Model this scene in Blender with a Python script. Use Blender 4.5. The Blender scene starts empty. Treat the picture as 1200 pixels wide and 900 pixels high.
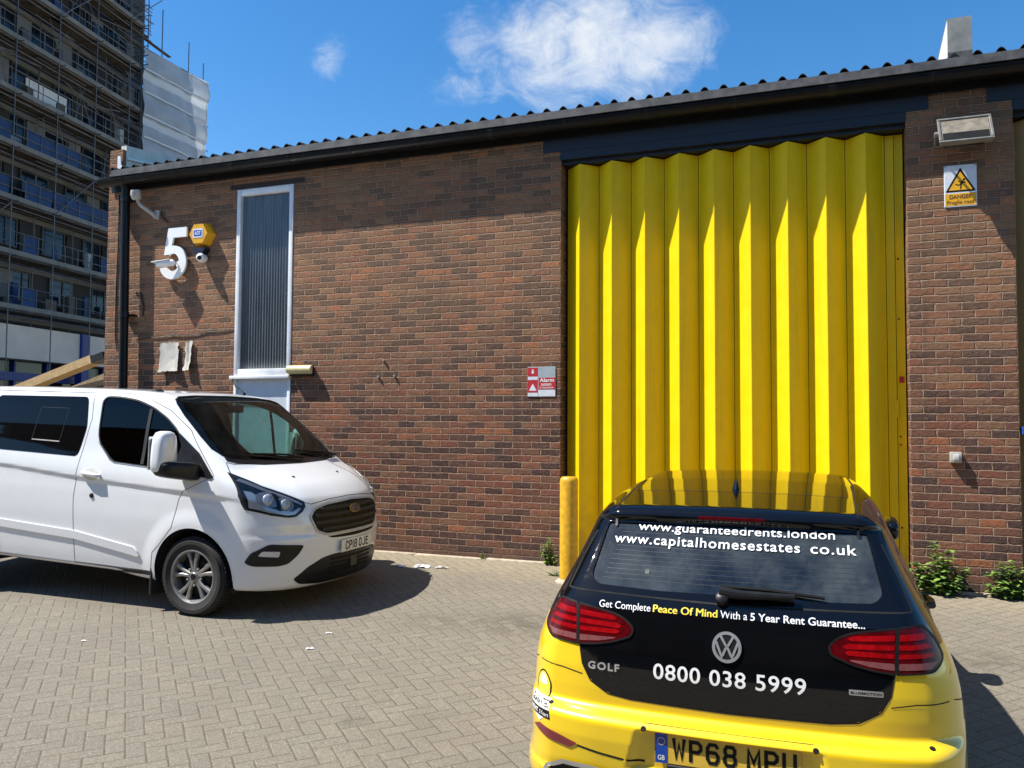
import bpy, bmesh, math, random
import numpy as np
from mathutils import Vector, Matrix, noise as mnoise
from mathutils.geometry import delaunay_2d_cdt
random.seed(7); np.random.seed(7)
sc = bpy.context.scene
COL = sc.collection
rad = math.radians

# ---------------------------------------------------------------- camera
cam_d = bpy.data.cameras.new('camera'); cam = bpy.data.objects.new('camera', cam_d); COL.objects.link(cam)
F_PX, YAW, PITCH, ROLL = 940.0, 20.328, 2.561, 0.341
def _cam():
    y, p, r = map(rad, (YAW, PITCH, ROLL))
    F = Vector((-math.sin(y)*math.cos(p), math.cos(y)*math.cos(p), math.sin(p)))
    R = Vector((math.cos(y), math.sin(y), 0)); U = R.cross(F)
    R2 = R*math.cos(r)+U*math.sin(r); U2 = U*math.cos(r)-R*math.sin(r)
    m = Matrix((R2, U2, -F)).transposed().to_4x4(); m.translation = (2.593, -8.541, 1.581); return m
cam.matrix_world = _cam()
cam_d.sensor_fit = 'HORIZONTAL'; cam_d.sensor_width = 36; cam_d.lens = 36*F_PX/1200
cam_d.clip_start = .05; cam_d.clip_end = 2000
sc.camera = cam

# ---------------------------------------------------------------- sun, sky, exposure
SUN_DIR = Vector((.61, .29, -1)).normalized()
EXPOSURE = .80; SUN_STRENGTH = 5.0; SKY_STRENGTH = .055
sd = bpy.data.lights.new('sun', 'SUN'); sun = bpy.data.objects.new('sun', sd); COL.objects.link(sun)
sd.energy = SUN_STRENGTH; sd.angle = rad(.53); sd.color = (1, .955, .88)
sun.rotation_euler = SUN_DIR.to_track_quat('-Z', 'Y').to_euler(); sun.location = (-8, -6, 14)
world = bpy.data.worlds.new('World'); sc.world = world; world.use_nodes = True
sc.view_settings.view_transform = 'Standard'; sc.view_settings.look = 'None'
sc.view_settings.exposure = EXPOSURE; sc.view_settings.gamma = 1; sc.view_settings.use_curve_mapping = False

# ---------------------------------------------------------------- node helper
class NT:
    def __init__(s, nt): s.nt = nt; s.n = nt.nodes; s.l = nt.links
    def put(s, sock, v):
        if v is None: return
        if isinstance(v, bpy.types.NodeSocket): s.l.new(v, sock)
        elif isinstance(v, bpy.types.Node): s.l.new(v.outputs[0], sock)
        else:
            if sock.type == 'RGBA' and len(v) == 3: v = (*v, 1)
            sock.default_value = v
    def add(s, t, ins=None, **kw):
        n = s.n.new(t)
        for k, v in kw.items(): setattr(n, k, v)
        for k, v in (ins or {}).items(): s.put(n.inputs[k], v)
        return n
    def m(s, op, a=None, b=None, c=None, clamp=False):
        n = s.add('ShaderNodeMath', operation=op, use_clamp=clamp)
        for i, v in enumerate((a, b, c)):
            if v is not None: s.put(n.inputs[i], v)
        return n.outputs[0]
    def vm(s, op, a, b=None):
        n = s.add('ShaderNodeVectorMath', operation=op); s.put(n.inputs[0], a)
        if b is not None: s.put(n.inputs[1], b)
        return n.outputs['Value'] if op in ('DOT_PRODUCT', 'LENGTH', 'DISTANCE') else n.outputs[0]
    def mix(s, f, a, b, mode='MIX'):
        n = s.add('ShaderNodeMix', data_type='RGBA', blend_type=mode)
        s.put(n.inputs[0], f); s.put(n.inputs[6], a); s.put(n.inputs[7], b); return n.outputs[2]
    def ramp(s, f, stops, interp='LINEAR'):
        n = s.add('ShaderNodeValToRGB'); s.put(n.inputs[0], f); cr = n.color_ramp; cr.interpolation = interp
        while len(cr.elements) < len(stops): cr.elements.new(.5)
        for e, (p, c) in zip(cr.elements, stops):
            e.position = p; e.color = (*c, 1) if not isinstance(c, (int, float)) else (c, c, c, 1)
        return n.outputs[0]
    def noise(s, vec, scale, detail=4, rough=.55, dist=0.0):
        n = s.add('ShaderNodeTexNoise', {'Vector': vec, 'Scale': scale, 'Detail': detail, 'Roughness': rough, 'Distortion': dist}); return n.outputs[0]
    def sep(s, v): return s.add('ShaderNodeSeparateXYZ', {0: v}).outputs
    def comb(s, x=0., y=0., z=0.): return s.add('ShaderNodeCombineXYZ', {0: x, 1: y, 2: z}).outputs[0]
    def range(s, v, a, b, c=0., d=1.):
        n = s.add('ShaderNodeMapRange', {0: v, 1: a, 2: b, 3: c, 4: d}, interpolation_type='SMOOTHSTEP'); return n.outputs[0]

def build_sky():
    T = NT(world.node_tree); T.n.clear()
    g = T.add('ShaderNodeTexCoord').outputs['Generated']
    d = T.vm('NORMALIZE', g)
    sky = T.add('ShaderNodeTexSky', sky_type='NISHITA', sun_disc=False, sun_elevation=math.asin(-SUN_DIR.z),
                sun_rotation=math.atan2(-SUN_DIR.x, -SUN_DIR.y) % (2*math.pi), altitude=0, air_density=1.0, dust_density=.25, ozone_density=2.2)
    skyc = T.add('ShaderNodeHueSaturation', {'Saturation': 1.35, 'Value': 1.95, 'Color': sky.outputs[0]}).outputs[0]
    x, y, z = T.sep(d)[:3]
    zz = T.m('MAXIMUM', z, .06)
    uv = T.comb(T.m('DIVIDE', x, zz), T.m('DIVIDE', y, zz), 0.)
    n1 = T.noise(uv, 2.3, 9, .58, .35)
    n2 = T.noise(d, 7.0, 8, .62, .3)
    n3 = T.noise(T.vm('MULTIPLY', d, (1., 1., 1.7)), 15.0, 9, .68, 1.1)
    nn = T.m('ADD', T.m('MULTIPLY', n1, .16), T.m('ADD', T.m('MULTIPLY', n2, .46), T.m('MULTIPLY', n3, .46)))
    acc = None
    # where the cumulus stands: (direction, angular size, weight)
    for dv, size, w in (((-.225, .875, .435), 0.18, .30), ((-.165, .892, .415), .12, .20), ((-.31, .862, .425), .12, .17), ((-.37, .843, .392), .06, .15),
                        ((-.497, .765, .41), .055, .22), ((-.52, .755, .40), .04, .12), ((-.38, .81, .452), .06, .14), ((-.10, .90, .43), .10, .12), ((-.42, .83, .375), .06, .12),
                        ((-.12, .02, .99), .30, .30), ((.2, .2, .95), .25, .24), ((.25, -.2, .95), .35, .22), ((.3, -.8, .5), .4, .2), ((.75, .1, .6), .3, .16), ((-.3, -.7, .6), .4, .15)):
        v = Vector(dv).normalized()
        k = T.vm('DISTANCE', d, tuple(v))
        f = T.m('MULTIPLY', T.range(k, size, 0.), w)
        acc = f if acc is None else T.m('ADD', acc, f)
    dens = T.range(T.m('ADD', nn, acc), 0.68, 1.06)
    dens = T.m('MULTIPLY', dens, .95)
    shade = T.range(T.m('ADD', n2, T.m('MULTIPLY', acc, .5)), .35, .85)
    cc = T.mix(shade, (6.2, 7.6, 9.6), (9.6, 9.9, 10.3))
    col = T.mix(dens, skyc, cc)
    bg = T.add('ShaderNodeBackground', {0: col, 1: SKY_STRENGTH})
    o = T.add('ShaderNodeOutputWorld'); T.l.new(bg.outputs[0], o.inputs[0])
build_sky()
# ---------------------------------------------------------------- materials
MATS = {}
def _new(name):
    m = bpy.data.materials.new(name); m.use_nodes = True; T = NT(m.node_tree); T.n.clear()
    b = T.add('ShaderNodeBsdfPrincipled'); o = T.add('ShaderNodeOutputMaterial'); T.l.new(b.outputs[0], o.inputs[0])
    MATS[name] = m; return m, T, b
def flat(name, col, rough=.5, metal=0., coat=0., spec=.5, var=.12, vscale=9., bump=0.):
    """a plain surface with slight wear: mottled colour and gloss"""
    m, T, b = _new(name)
    co = T.add('ShaderNodeTexCoord').outputs['Object']
    n = T.noise(co, vscale, 5, .6)
    c = T.mix(T.range(n, .3, .7), tuple(x*(1-var) for x in col), tuple(min(1, x*(1+var*.6)) for x in col))
    T.put(b.inputs['Base Color'], c)
    T.put(b.inputs['Roughness'], T.range(n, .2, .8, max(0, rough*.8), min(1, rough*1.2)))
    b.inputs['Metallic'].default_value = metal; b.inputs['Coat Weight'].default_value = coat; b.inputs['Coat Roughness'].default_value = .03
    b.inputs['Specular IOR Level'].default_value = spec
    if bump:
        T.put(b.inputs['Normal'], T.add('ShaderNodeBump', {'Strength': .5, 'Distance': bump, 'Height': T.noise(co, vscale*8, 4)}).outputs[0])
    return m
def paint(name, col, dust=(.45, .40, .33), amt=.05, rough=.3, spec=.5):
    """car paint: coloured coat under clear lacquer with a little dust"""
    m, T, b = _new(name)
    co = T.add('ShaderNodeTexCoord').outputs['Object']
    n = T.noise(co, 3.5, 8, .65); n2 = T.noise(co, 60., 3, .6)
    zz = T.sep(co)[2]
    low = T.range(zz, .75, .25)
    f = T.m('MULTIPLY', T.m('ADD', T.range(n, .42, .75), T.m('MULTIPLY', low, .9)), amt)
    T.put(b.inputs['Base Color'], T.mix(f, col, dust))
    T.put(b.inputs['Roughness'], rough)
    b.inputs['Specular IOR Level'].default_value = spec; b.inputs['Coat Weight'].default_value = 1.; T.put(b.inputs['Coat Roughness'], T.range(T.m('MULTIPLY', n, n2), .12, .5, .015, .08))
    return m
def glass(name, tint, rough=.0, ior=1.5, dirt_haze=.02, boost=1.35):
    m = bpy.data.materials.new(name); m.use_nodes = True; T = NT(m.node_tree); T.n.clear(); MATS[name] = m
    fr = T.add('ShaderNodeFresnel', {'IOR': ior}).outputs[0]
    tr = T.add('ShaderNodeBsdfTransparent', {0: tint}); gl = T.add('ShaderNodeBsdfGlossy', {0: (1, 1, 1), 'Roughness': rough})
    mx = T.add('ShaderNodeMixShader', {0: T.m('MULTIPLY', fr, boost, clamp=True)}); T.l.new(tr.outputs[0], mx.inputs[1]); T.l.new(gl.outputs[0], mx.inputs[2])
    df = T.add('ShaderNodeBsdfDiffuse', {0: (.47, .54, .51)})  # pale film: a little dirt, and haze where sky reflection is mixed in as colour
    n = T.noise(T.add('ShaderNodeTexCoord').outputs['Object'], 4., 8, .7)
    m2 = T.add('ShaderNodeMixShader', {0: T.m('MULTIPLY', T.range(n, .25, .8), dirt_haze)}); T.l.new(mx.outputs[0], m2.inputs[1]); T.l.new(df.outputs[0], m2.inputs[2])
    o = T.add('ShaderNodeOutputMaterial'); T.l.new(m2.outputs[0], o.inputs[0]); return m

def brick(name, xo, zo):
    """stretcher bond, 225 x 75 mm, laid in multi-stock bricks"""
    m, T, b = _new(name)
    co = T.add('ShaderNodeTexCoord').outputs['Object']
    x, y, z = T.sep(co)[:3]
    wob = T.noise(co, 22., 4, .7); wob2 = T.noise(T.vm('ADD', co, (7.3, 2.1, 4.4)), 15., 4, .7)
    u = T.m('ADD', T.m('ADD', T.m('ADD', x, y), xo), T.m('MULTIPLY', T.m('SUBTRACT', wob, .5), .030))
    v = T.m('ADD', T.m('ADD', z, zo), T.m('MULTIPLY', T.m('SUBTRACT', wob2, .5), .026))
    vec = T.comb(u, v, 0.)
    def tex(ms, sm):
        n = T.add('ShaderNodeTexBrick', {'Vector': vec, 'Color1': (0, 0, 0), 'Color2': (1, 1, 1), 'Mortar': (.5, .5, .5), 'Scale': 1., 'Mortar Size': ms, 'Mortar Smooth': sm,
                 'Bias': 0., 'Brick Width': .225, 'Row Height': .075125}); n.offset = .5; n.offset_frequency = 2; n.squash = 1; return n
    t = tex(.0052, .35); t2 = tex(.0105, .85)
    rnd = t.outputs[0]
    # individual brick colours
    rnd2 = T.add('ShaderNodeTexWhiteNoise', {0: T.comb(T.m('MULTIPLY', rnd, 91.7), 3.1, 0.)}).outputs[0]
    bc = T.ramp(rnd, [(0., (.046, .034, .032)), (.15, (.150, .068, .044)), (.25, (.240, .098, .056)), (.34, (.175, .082, .050)), (.44, (.285, .120, .064)), (.53, (.195, .100, .058)), (.62, (.250, .132, .074)), (.71, (.054, .042, .040)), (.82, (.225, .082, .048)), (.90, (.092, .058, .046)), (.97, (.38, .135, .060))], 'CONSTANT')
    f1 = T.noise(co, 24., 6, .68); f2 = T.noise(co, 1.1, 5, .6); f3 = T.noise(co, 62., 4, .7); f7 = T.noise(T.vm('ADD', co, (5.1, 1.7, 8.3)), 19., 5, .7); f5 = T.noise(T.vm('MULTIPLY', co, (1., 1., 2.2)), 13., 5, .65)
    bc = T.mix(T.m('MULTIPLY', T.range(f5, .50, .66), .52), bc, (.078, .058, .048))        # dark kiln marks across a face
    bc = T.mix(T.m('MULTIPLY', T.range(f1, .54, .68), .45), bc, (.31, .165, .095))
    bc = T.mix(T.m('MULTIPLY', T.range(f7, .55, .66), .38), bc, (.130, .095, .062))
    bc = T.mix(T.m('MULTIPLY', T.range(f7, .46, .36), .45), bc, (.27, .115, .070))         # sandy faces
    bc = T.mix(T.m('MULTIPLY', T.range(f3, .56, .72), .65), bc, (.36, .24, .165))
    bc = T.mix(T.m('MULTIPLY', T.range(f3, .45, .30), .8), bc, (.040, .030, .025))
    up = T.range(T.m('ADD', z, T.m('MULTIPLY', f2, 1.6)), 1.9, 4.0)        # the wall is paler and sandier higher up
    bc = T.mix(T.m('MULTIPLY', up, .27), bc, (.46, .25, .125))
    bc = T.mix(T.m('MULTIPLY', T.m('SUBTRACT', 1., up), .22), bc, (.200, .078, .050))
    run = T.noise(T.comb(T.m('MULTIPLY', T.m('ADD', x, y), 3.2), 0., T.m('MULTIPLY', z, .22)), 1.6, 6, .62)
    bc = T.mix(T.m('MULTIPLY', T.range(run, .55, .74), .42), bc, (.060, .046, .040))         # run-off streaks
    low = T.range(T.m('ADD', z, T.m('MULTIPLY', f1, .2)), .38, .12)
    bc = T.mix(T.m('MULTIPLY', low, .5), bc, (.075, .060, .052))             # damp, dirty bottom courses
    mo = T.mix(T.range(f1, .35, .7), (.50, .335, .235), (.24, .160, .115))
    mo = T.mix(T.range(f2, .50, .62), mo, (.36, .27, .20))
    mo = T.mix(T.m('MULTIPLY', low, .6), mo, (.11, .088, .075))
    bc = T.mix(1., bc, (.93, .97, 1.0), 'MULTIPLY')
    T.put(b.inputs['Base Color'], T.mix(t.outputs[1], bc, mo)); b.inputs['Roughness'].default_value = .95; b.inputs['Specular IOR Level'].default_value = .2
    h = T.m('ADD', T.m('MULTIPLY', T.m('SUBTRACT', 1., t2.outputs[1]), 1.), T.m('MULTIPLY', T.m('ADD', f1, T.m('ADD', T.m('MULTIPLY', f5, .7), T.m('MULTIPLY', f3, .6))), .75))
    h = T.m('ADD', h, T.m('MULTIPLY', rnd2, .35))
    T.put(b.inputs['Normal'], T.add('ShaderNodeBump', {'Strength': 1., 'Distance': .015, 'Height': h}).outputs[0])
    return m

def pavers():
    """200 x 100 mm concrete blocks, 90 degree herringbone laid at 45 degrees to the wall"""
    m, T, b = _new('block_paving')
    co = T.add('ShaderNodeTexCoord').outputs['Object']
    x, y, z = T.sep(co)[:3]
    w1 = T.noise(co, 3., 2); w2 = T.noise(T.vm('ADD', co, (3.3, 9.1, 0)), 3., 2)
    a = rad(46); ca, sa = math.cos(a), math.sin(a)
    # u runs right and away, v runs left and away
    u = T.m('ADD', T.m('MULTIPLY', x, 10*ca), T.m('MULTIPLY', y, 10*sa)); v = T.m('ADD', T.m('MULTIPLY', x, -10*sa), T.m('MULTIPLY', y, 10*ca))
    u = T.m('ADD', T.m('ADD', u, 500.0), T.m('MULTIPLY', T.m('SUBTRACT', w1, .5), .10)); v = T.m('ADD', T.m('ADD', v, 500.0), T.m('MULTIPLY', T.m('SUBTRACT', w2, .5), .10))
    i = T.m('FLOOR', u); j = T.m('FLOOR', v); fu = T.m('SUBTRACT', u, i); fv = T.m('SUBTRACT', v, j)
    mm = T.m('MODULO', T.m('ADD', i, j), 4.)
    eq = lambda k: T.m('COMPARE', mm, float(k), .25)
    e0, e1, e2, e3 = eq(0), eq(1), eq(2), eq(3)
    big = 9.
    L = T.m('ADD', fu, T.m('MULTIPLY', e1, big)); R = T.m('ADD', T.m('SUBTRACT', 1., fu), T.m('MULTIPLY', e0, big))
    B = T.m('ADD', fv, T.m('MULTIPLY', e3, big)); U = T.m('ADD', T.m('SUBTRACT', 1., fv), T.m('MULTIPLY', e2, big))
    d = T.m('MINIMUM', T.m('MINIMUM', L, R), T.m('MINIMUM', B, U))
    bi = T.m('SUBTRACT', i, e1); bj = T.m('SUBTRACT', j, e3)
    rnd = T.add('ShaderNodeTexWhiteNoise', {0: T.comb(bi, bj, 1.)}, noise_dimensions='3D')
    f1 = T.noise(co, 95., 5, .7); f2 = T.noise(co, .9, 6, .62); f3 = T.noise(co, 6., 6, .65); f4 = T.noise(co, 170., 3, .7); f6 = T.noise(co, 62., 4, .7)
    bc = T.ramp(rnd.outputs[0], [(0., (.150, .133, .103)), (.35, (.168, .150, .115)), (.7, (.165, .143, .111)), (1., (.182, .160, .122))])
    bc = T.mix(T.m('MULTIPLY', T.range(f6, .54, .72), .75), bc, (.31, .285, .235))
    bc = T.mix(T.m('MULTIPLY', T.range(f6, .46, .30), .75), bc, (.085, .072, .055))
    bc = T.mix(T.m('MULTIPLY', T.range(f4, .52, .70), .75), bc, (.40, .37, .31))
    bc = T.mix(T.m('MULTIPLY', T.range(f1, .46, .74), .62), bc, (.125, .105, .085))
    bc = T.mix(T.m('MULTIPLY', T.range(f2, .50, .68), .42), bc, (.14, .12, .098))
    bc = T.mix(T.m('MULTIPLY', T.range(f3, .60, .80), .25), bc, (.29, .235, .15))
    wall = T.range(T.m('ADD', y, T.m('MULTIPLY', f3, .5)), -.9, .15)
    bc = T.mix(T.m('MULTIPLY', wall, .45), bc, (.33, .275, .175))             # sandy silt gathered along the wall
    # oil stains where cars stand
    for sx, sy, sr, w in ((.35, -2.2, .75, .55), (-.4, -2.35, .6, .35), (3.75, -2.0, .5, .5), (-2.6, -4.3, .16, .4), (.1, -4.4, .14, .5), (-4.5, -3.3, .4, .2)):
        r = T.vm('DISTANCE', T.comb(x, T.m('MULTIPLY', y, 1.3), 0.), (sx, sy*1.3, 0.))
        k = T.m('MULTIPLY', T.m('MULTIPLY', T.range(r, sr, 0.), T.range(f3, .38, .62)), w)
        bc = T.mix(k, bc, (.045, .04, .036))
    gap = T.range(T.m('ADD', d, T.m('MULTIPLY', T.m('SUBTRACT', f6, .5), .075)), .050, .020)
    jc = T.mix(T.range(f3, .35, .7), (.085, .068, .050), (.145, .118, .080))
    T.put(b.inputs['Base Color'], T.mix(T.m('MULTIPLY', gap, .85), bc, jc)); b.inputs['Roughness'].default_value = .92; b.inputs['Specular IOR Level'].default_value = .3
    h = T.m('ADD', T.range(d, .01, .10), T.m('ADD', T.m('MULTIPLY', T.m('ADD', f1, f6), .32), T.m('MULTIPLY', rnd.outputs[0], .35)))
    T.put(b.inputs['Normal'], T.add('ShaderNodeBump', {'Strength': .6, 'Distance': .006, 'Height': h}).outputs[0])
    return m

def worn_door(name, col):
    """old gloss paint on steel leaves: grime at the foot, faint vertical runs, scratches"""
    m, T, b = _new(name)
    co = T.add('ShaderNodeTexCoord').outputs['Object']; x, y, z = T.sep(co)[:3]
    run = T.noise(T.comb(T.m('MULTIPLY', x, 9.), T.m('MULTIPLY', y, 9.), T.m('MULTIPLY', z, .5)), 1.5, 6, .65)
    n = T.noise(co, 6., 6, .65); fine = T.noise(T.comb(T.m('MULTIPLY', x, 60.), T.m('MULTIPLY', y, 60.), T.m('MULTIPLY', z, 7.)), 1., 4, .7)
    c = T.mix(T.range(n, .3, .7), tuple(q*.93 for q in col), col)
    c = T.mix(T.m('MULTIPLY', T.range(run, .50, .75), .30), c, (.42, .27, .01))
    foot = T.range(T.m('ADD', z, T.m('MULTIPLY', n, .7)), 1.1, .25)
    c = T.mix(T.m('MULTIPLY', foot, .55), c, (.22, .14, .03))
    c = T.mix(T.m('MULTIPLY', T.range(fine, .66, .74), .5), c, (.20, .14, .04))
    T.put(b.inputs['Base Color'], c); T.put(b.inputs['Roughness'], T.range(n, .2, .8, .34, .55)); b.inputs['Specular IOR Level'].default_value = .3
    T.put(b.inputs['Normal'], T.add('ShaderNodeBump', {'Strength': .25, 'Distance': .01, 'Height': T.noise(T.comb(T.m('MULTIPLY', x, 3.), T.m('MULTIPLY', y, 3.), T.m('MULTIPLY', z, 1.1)), 1.5, 3, .5)}).outputs[0])
    return m
def build_mats():
    brick('brick_main', 45*.225, .3939+10*.075125)
    brick('brick_pier', 45*.225+.1125-3.5028, 40*.075125-2.0784+.03756)
    pavers()
    worn_door('yellow_door', (.86, .58, .002))
    flat('tan_door', (.50, .33, .13), .5, var=.12, vscale=3)
    flat('navy_steel', (.011, .013, .021), .5, var=.3, vscale=5)
    flat('black_plastic', (.010, .010, .011), .4, var=.2, spec=.3)
    flat('black_gutter', (.006, .006, .007), .35, var=.25, vscale=6, spec=.25)
    flat('rubber', (.018, .018, .018), .75, var=.2, vscale=30)
    flat('gap', (.004, .004, .004), .9)
    flat('grey_flashing', (.085, .082, .078), .6, var=.45, vscale=7)
    flat('grey_cladding', (.23, .23, .21), .5, var=.25, vscale=6)
    flat('sheet_roof', (.028, .028, .028), .7, var=.3, vscale=7)
    flat('white_upvc', (.74, .75, .76), .35, var=.10, vscale=5)
    flat('pale_panel', (.62, .66, .70), .4, var=.06)
    flat('white_metal', (.80, .80, .79), .4, var=.08)
    flat('white_letters', (.82, .82, .82), .45, var=.03)
    flat('dull_white', (.55, .54, .50), .55, var=.2, vscale=12)
    flat('camera_grey', (.42, .40, .36), .5, var=.2, vscale=12)
    flat('bell_yellow', (.72, .36, .01), .35, var=.08)
    flat('bell_blue', (.006, .012, .03), .4)
    flat('logo_blue', (.02, .08, .42), .4)
    flat('eu_blue', (.004, .055, .36), .4)
    flat('sign_yellow', (.78, .40, .01), .45, var=.1)
    flat('sign_white', (.70, .73, .78), .3, var=.08)
    flat('sign_red', (.50, .02, .03), .45, var=.1)
    flat('sign_grey', (.36, .42, .44), .45, var=.12)
    flat('ink_black', (.005, .005, .005), .6, spec=.25)
    flat('ink_brown', (.16, .05, .01), .6)
    flat('paper', (.50, .47, .41), .85, var=.18, vscale=14)
    flat('concrete', (.44, .37, .27), .9, var=.25, vscale=11, bump=.004)
    flat('bollard_yellow', (.66, .36, .015), .5, var=.2, vscale=22, bump=.001)
    flat('lamp_cream', (.62, .55, .27), .35, var=.1)
    flat('lamp_glass', (.24, .205, .15), .2, var=.3, vscale=14, coat=.3)
    flat('alu', (.20, .195, .18), .5, metal=.4, var=.15)
    flat('cable', (.012, .012, .012), .6)
    flat('timber', (.48, .33, .15), .7, var=.2, vscale=8)
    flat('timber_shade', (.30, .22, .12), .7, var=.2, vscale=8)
    flat('steel_tube', (.16, .16, .165), .45, metal=.5, var=.3, vscale=3)
    flat('scaffold_board', (.12, .10, .078), .85, var=.35, vscale=2)
    flat('board_edge', (.20, .19, .17), .8, var=.25, vscale=1.5)
    flat('tower_render', (.032, .032, .032), .8, var=.25, vscale=.7)
    flat('tower_pale', (.17, .17, .165), .8, var=.25, vscale=.8)
    flat('tower_glass', (.012, .018, .03), .12, var=.5, vscale=.6)
    flat('tower_frame', (.055, .06, .065), .5)
    flat('cream_render', (.78, .62, .50), .8, var=.12, vscale=.6)
    flat('blue_paint', (.012, .03, .20), .45, var=.1)
    flat('blue_net', (.016, .055, .155), .8, var=.4, vscale=1.2)
    flat('white_sheeting', (.46, .49, .53), .55, var=.12, vscale=.5)
    flat('sheeting_seam', (.60, .62, .64), .5)
    flat('leaf_light', (.16, .27, .04), .55, var=.4, vscale=25)
    flat('leaf_dark', (.075, .14, .03), .55, var=.4, vscale=25)
    flat('stem', (.12, .12, .04), .7)
    flat('litter_white', (.78, .78, .80), .6, var=.1)
    # vehicles
    paint('van_white', (.75, .77, .785), dust=(.36, .33, .28), amt=.07)
    paint('golf_yellow', (.82, .56, .004), dust=(.35, .25, .06), amt=.06)
    paint('golf_black', (.003, .003, .0035), dust=(.05, .045, .04), amt=.012, rough=.3, spec=.0)
    flat('inside_dark', (.014, .014, .015), .8, var=.2)
    flat('seat_cloth', (.03, .03, .033), .9, var=.3, vscale=20)
    flat('tyre', (.020, .019, .018), .82, var=.35, vscale=18)
    flat('alloy', (.27, .26, .25), .38, metal=.55, var=.15, vscale=20)
    flat('brake_dark', (.02, .02, .02), .6, metal=.3)
    flat('chrome', (.66, .66, .67), .24, metal=.72, var=.05)
    flat('satin_chrome', (.56, .56, .56), .3, metal=.72, var=.1)
    flat('privacy_glass', (.003, .003, .0035), .04, spec=.22)
    glass('clear_glass', (.40, .62, .58), boost=.7)
    glass('tint_glass', (.36, .47, .46), dirt_haze=.12, boost=2.0, rough=.025)  # stronger pale film stands for milky sky reflection in the rear glass
    glass('dark_glass', (.06, .065, .068), boost=.55, dirt_haze=.0)
    glass('lamp_lens', (.9, .92, .93), dirt_haze=.0, boost=.6)
    flat('lamp_chrome', (.30, .30, .31), .3, metal=.35, var=.1, vscale=18)
    flat('lamp_bulb', (.55, .56, .58), .15, metal=.35)
    flat('red_dark', (.07, .0015, .003), .2, coat=.05, spec=.2, var=.3, vscale=30)
    flat('red_bright', (.27, .002, .004), .25, coat=.0, spec=.2, var=.25, vscale=40)
    flat('red_pale', (.18, .06, .06), .2, coat=.05, spec=.3, var=.2, vscale=40)
    flat('reflector', (.17, .02, .025), .25, coat=.5)
    flat('plate_white', (.72, .72, .69), .35, var=.06)
    flat('plate_yellow', (.66, .43, .05), .35, var=.08)
    flat('letter_yellow', (.85, .66, .05), .45)
    flat('ford_blue', (.03, .045, .10), .25, coat=.8)
    flat('window_soldier', (.030, .023, .020), .85, var=.35, vscale=9)
    flat('trim_silver', (.46, .46, .47), .35, metal=.1, spec=.3, var=.1)
    flat('golden_reflection', (.50, .38, .18), .22, metal=.9)  # golden reflection on the badge metal, put into its colour
    flat('mesh_grey', (.03, .03, .03), .5)
build_mats()
flat('verge_pale', (.60, .62, .56), .5, var=.15, vscale=5)
flat('seam_grey', (.10, .10, .10), .8)
def sheeting():
    m = bpy.data.materials.new('white_sheeting'); m.use_nodes = True; T = NT(m.node_tree); T.n.clear(); MATS['white_sheeting'] = m
    co = T.add('ShaderNodeTexCoord').outputs['Object']; n = T.noise(co, .8, 5, .6); z = T.sep(co)[2]
    band = T.range(T.m('ABSOLUTE', T.m('SUBTRACT', T.m('FRACT', T.m('DIVIDE', T.m('SUBTRACT', z, .15), 2.7)), .5)), .40, .44)
    c = T.mix(band, T.mix(T.range(n, .35, .65), (.50, .56, .63), (.60, .66, .72)), (.84, .87, .90))
    d = T.add('ShaderNodeBsdfDiffuse', {0: c}); t = T.add('ShaderNodeBsdfTranslucent', {0: T.mix(.5, c, (.85, .87, .88))})
    mx = T.add('ShaderNodeMixShader', {0: .42}); T.l.new(d.outputs[0], mx.inputs[1]); T.l.new(t.outputs[0], mx.inputs[2])
    o = T.add('ShaderNodeOutputMaterial'); T.l.new(mx.outputs[0], o.inputs[0])
sheeting()
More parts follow.
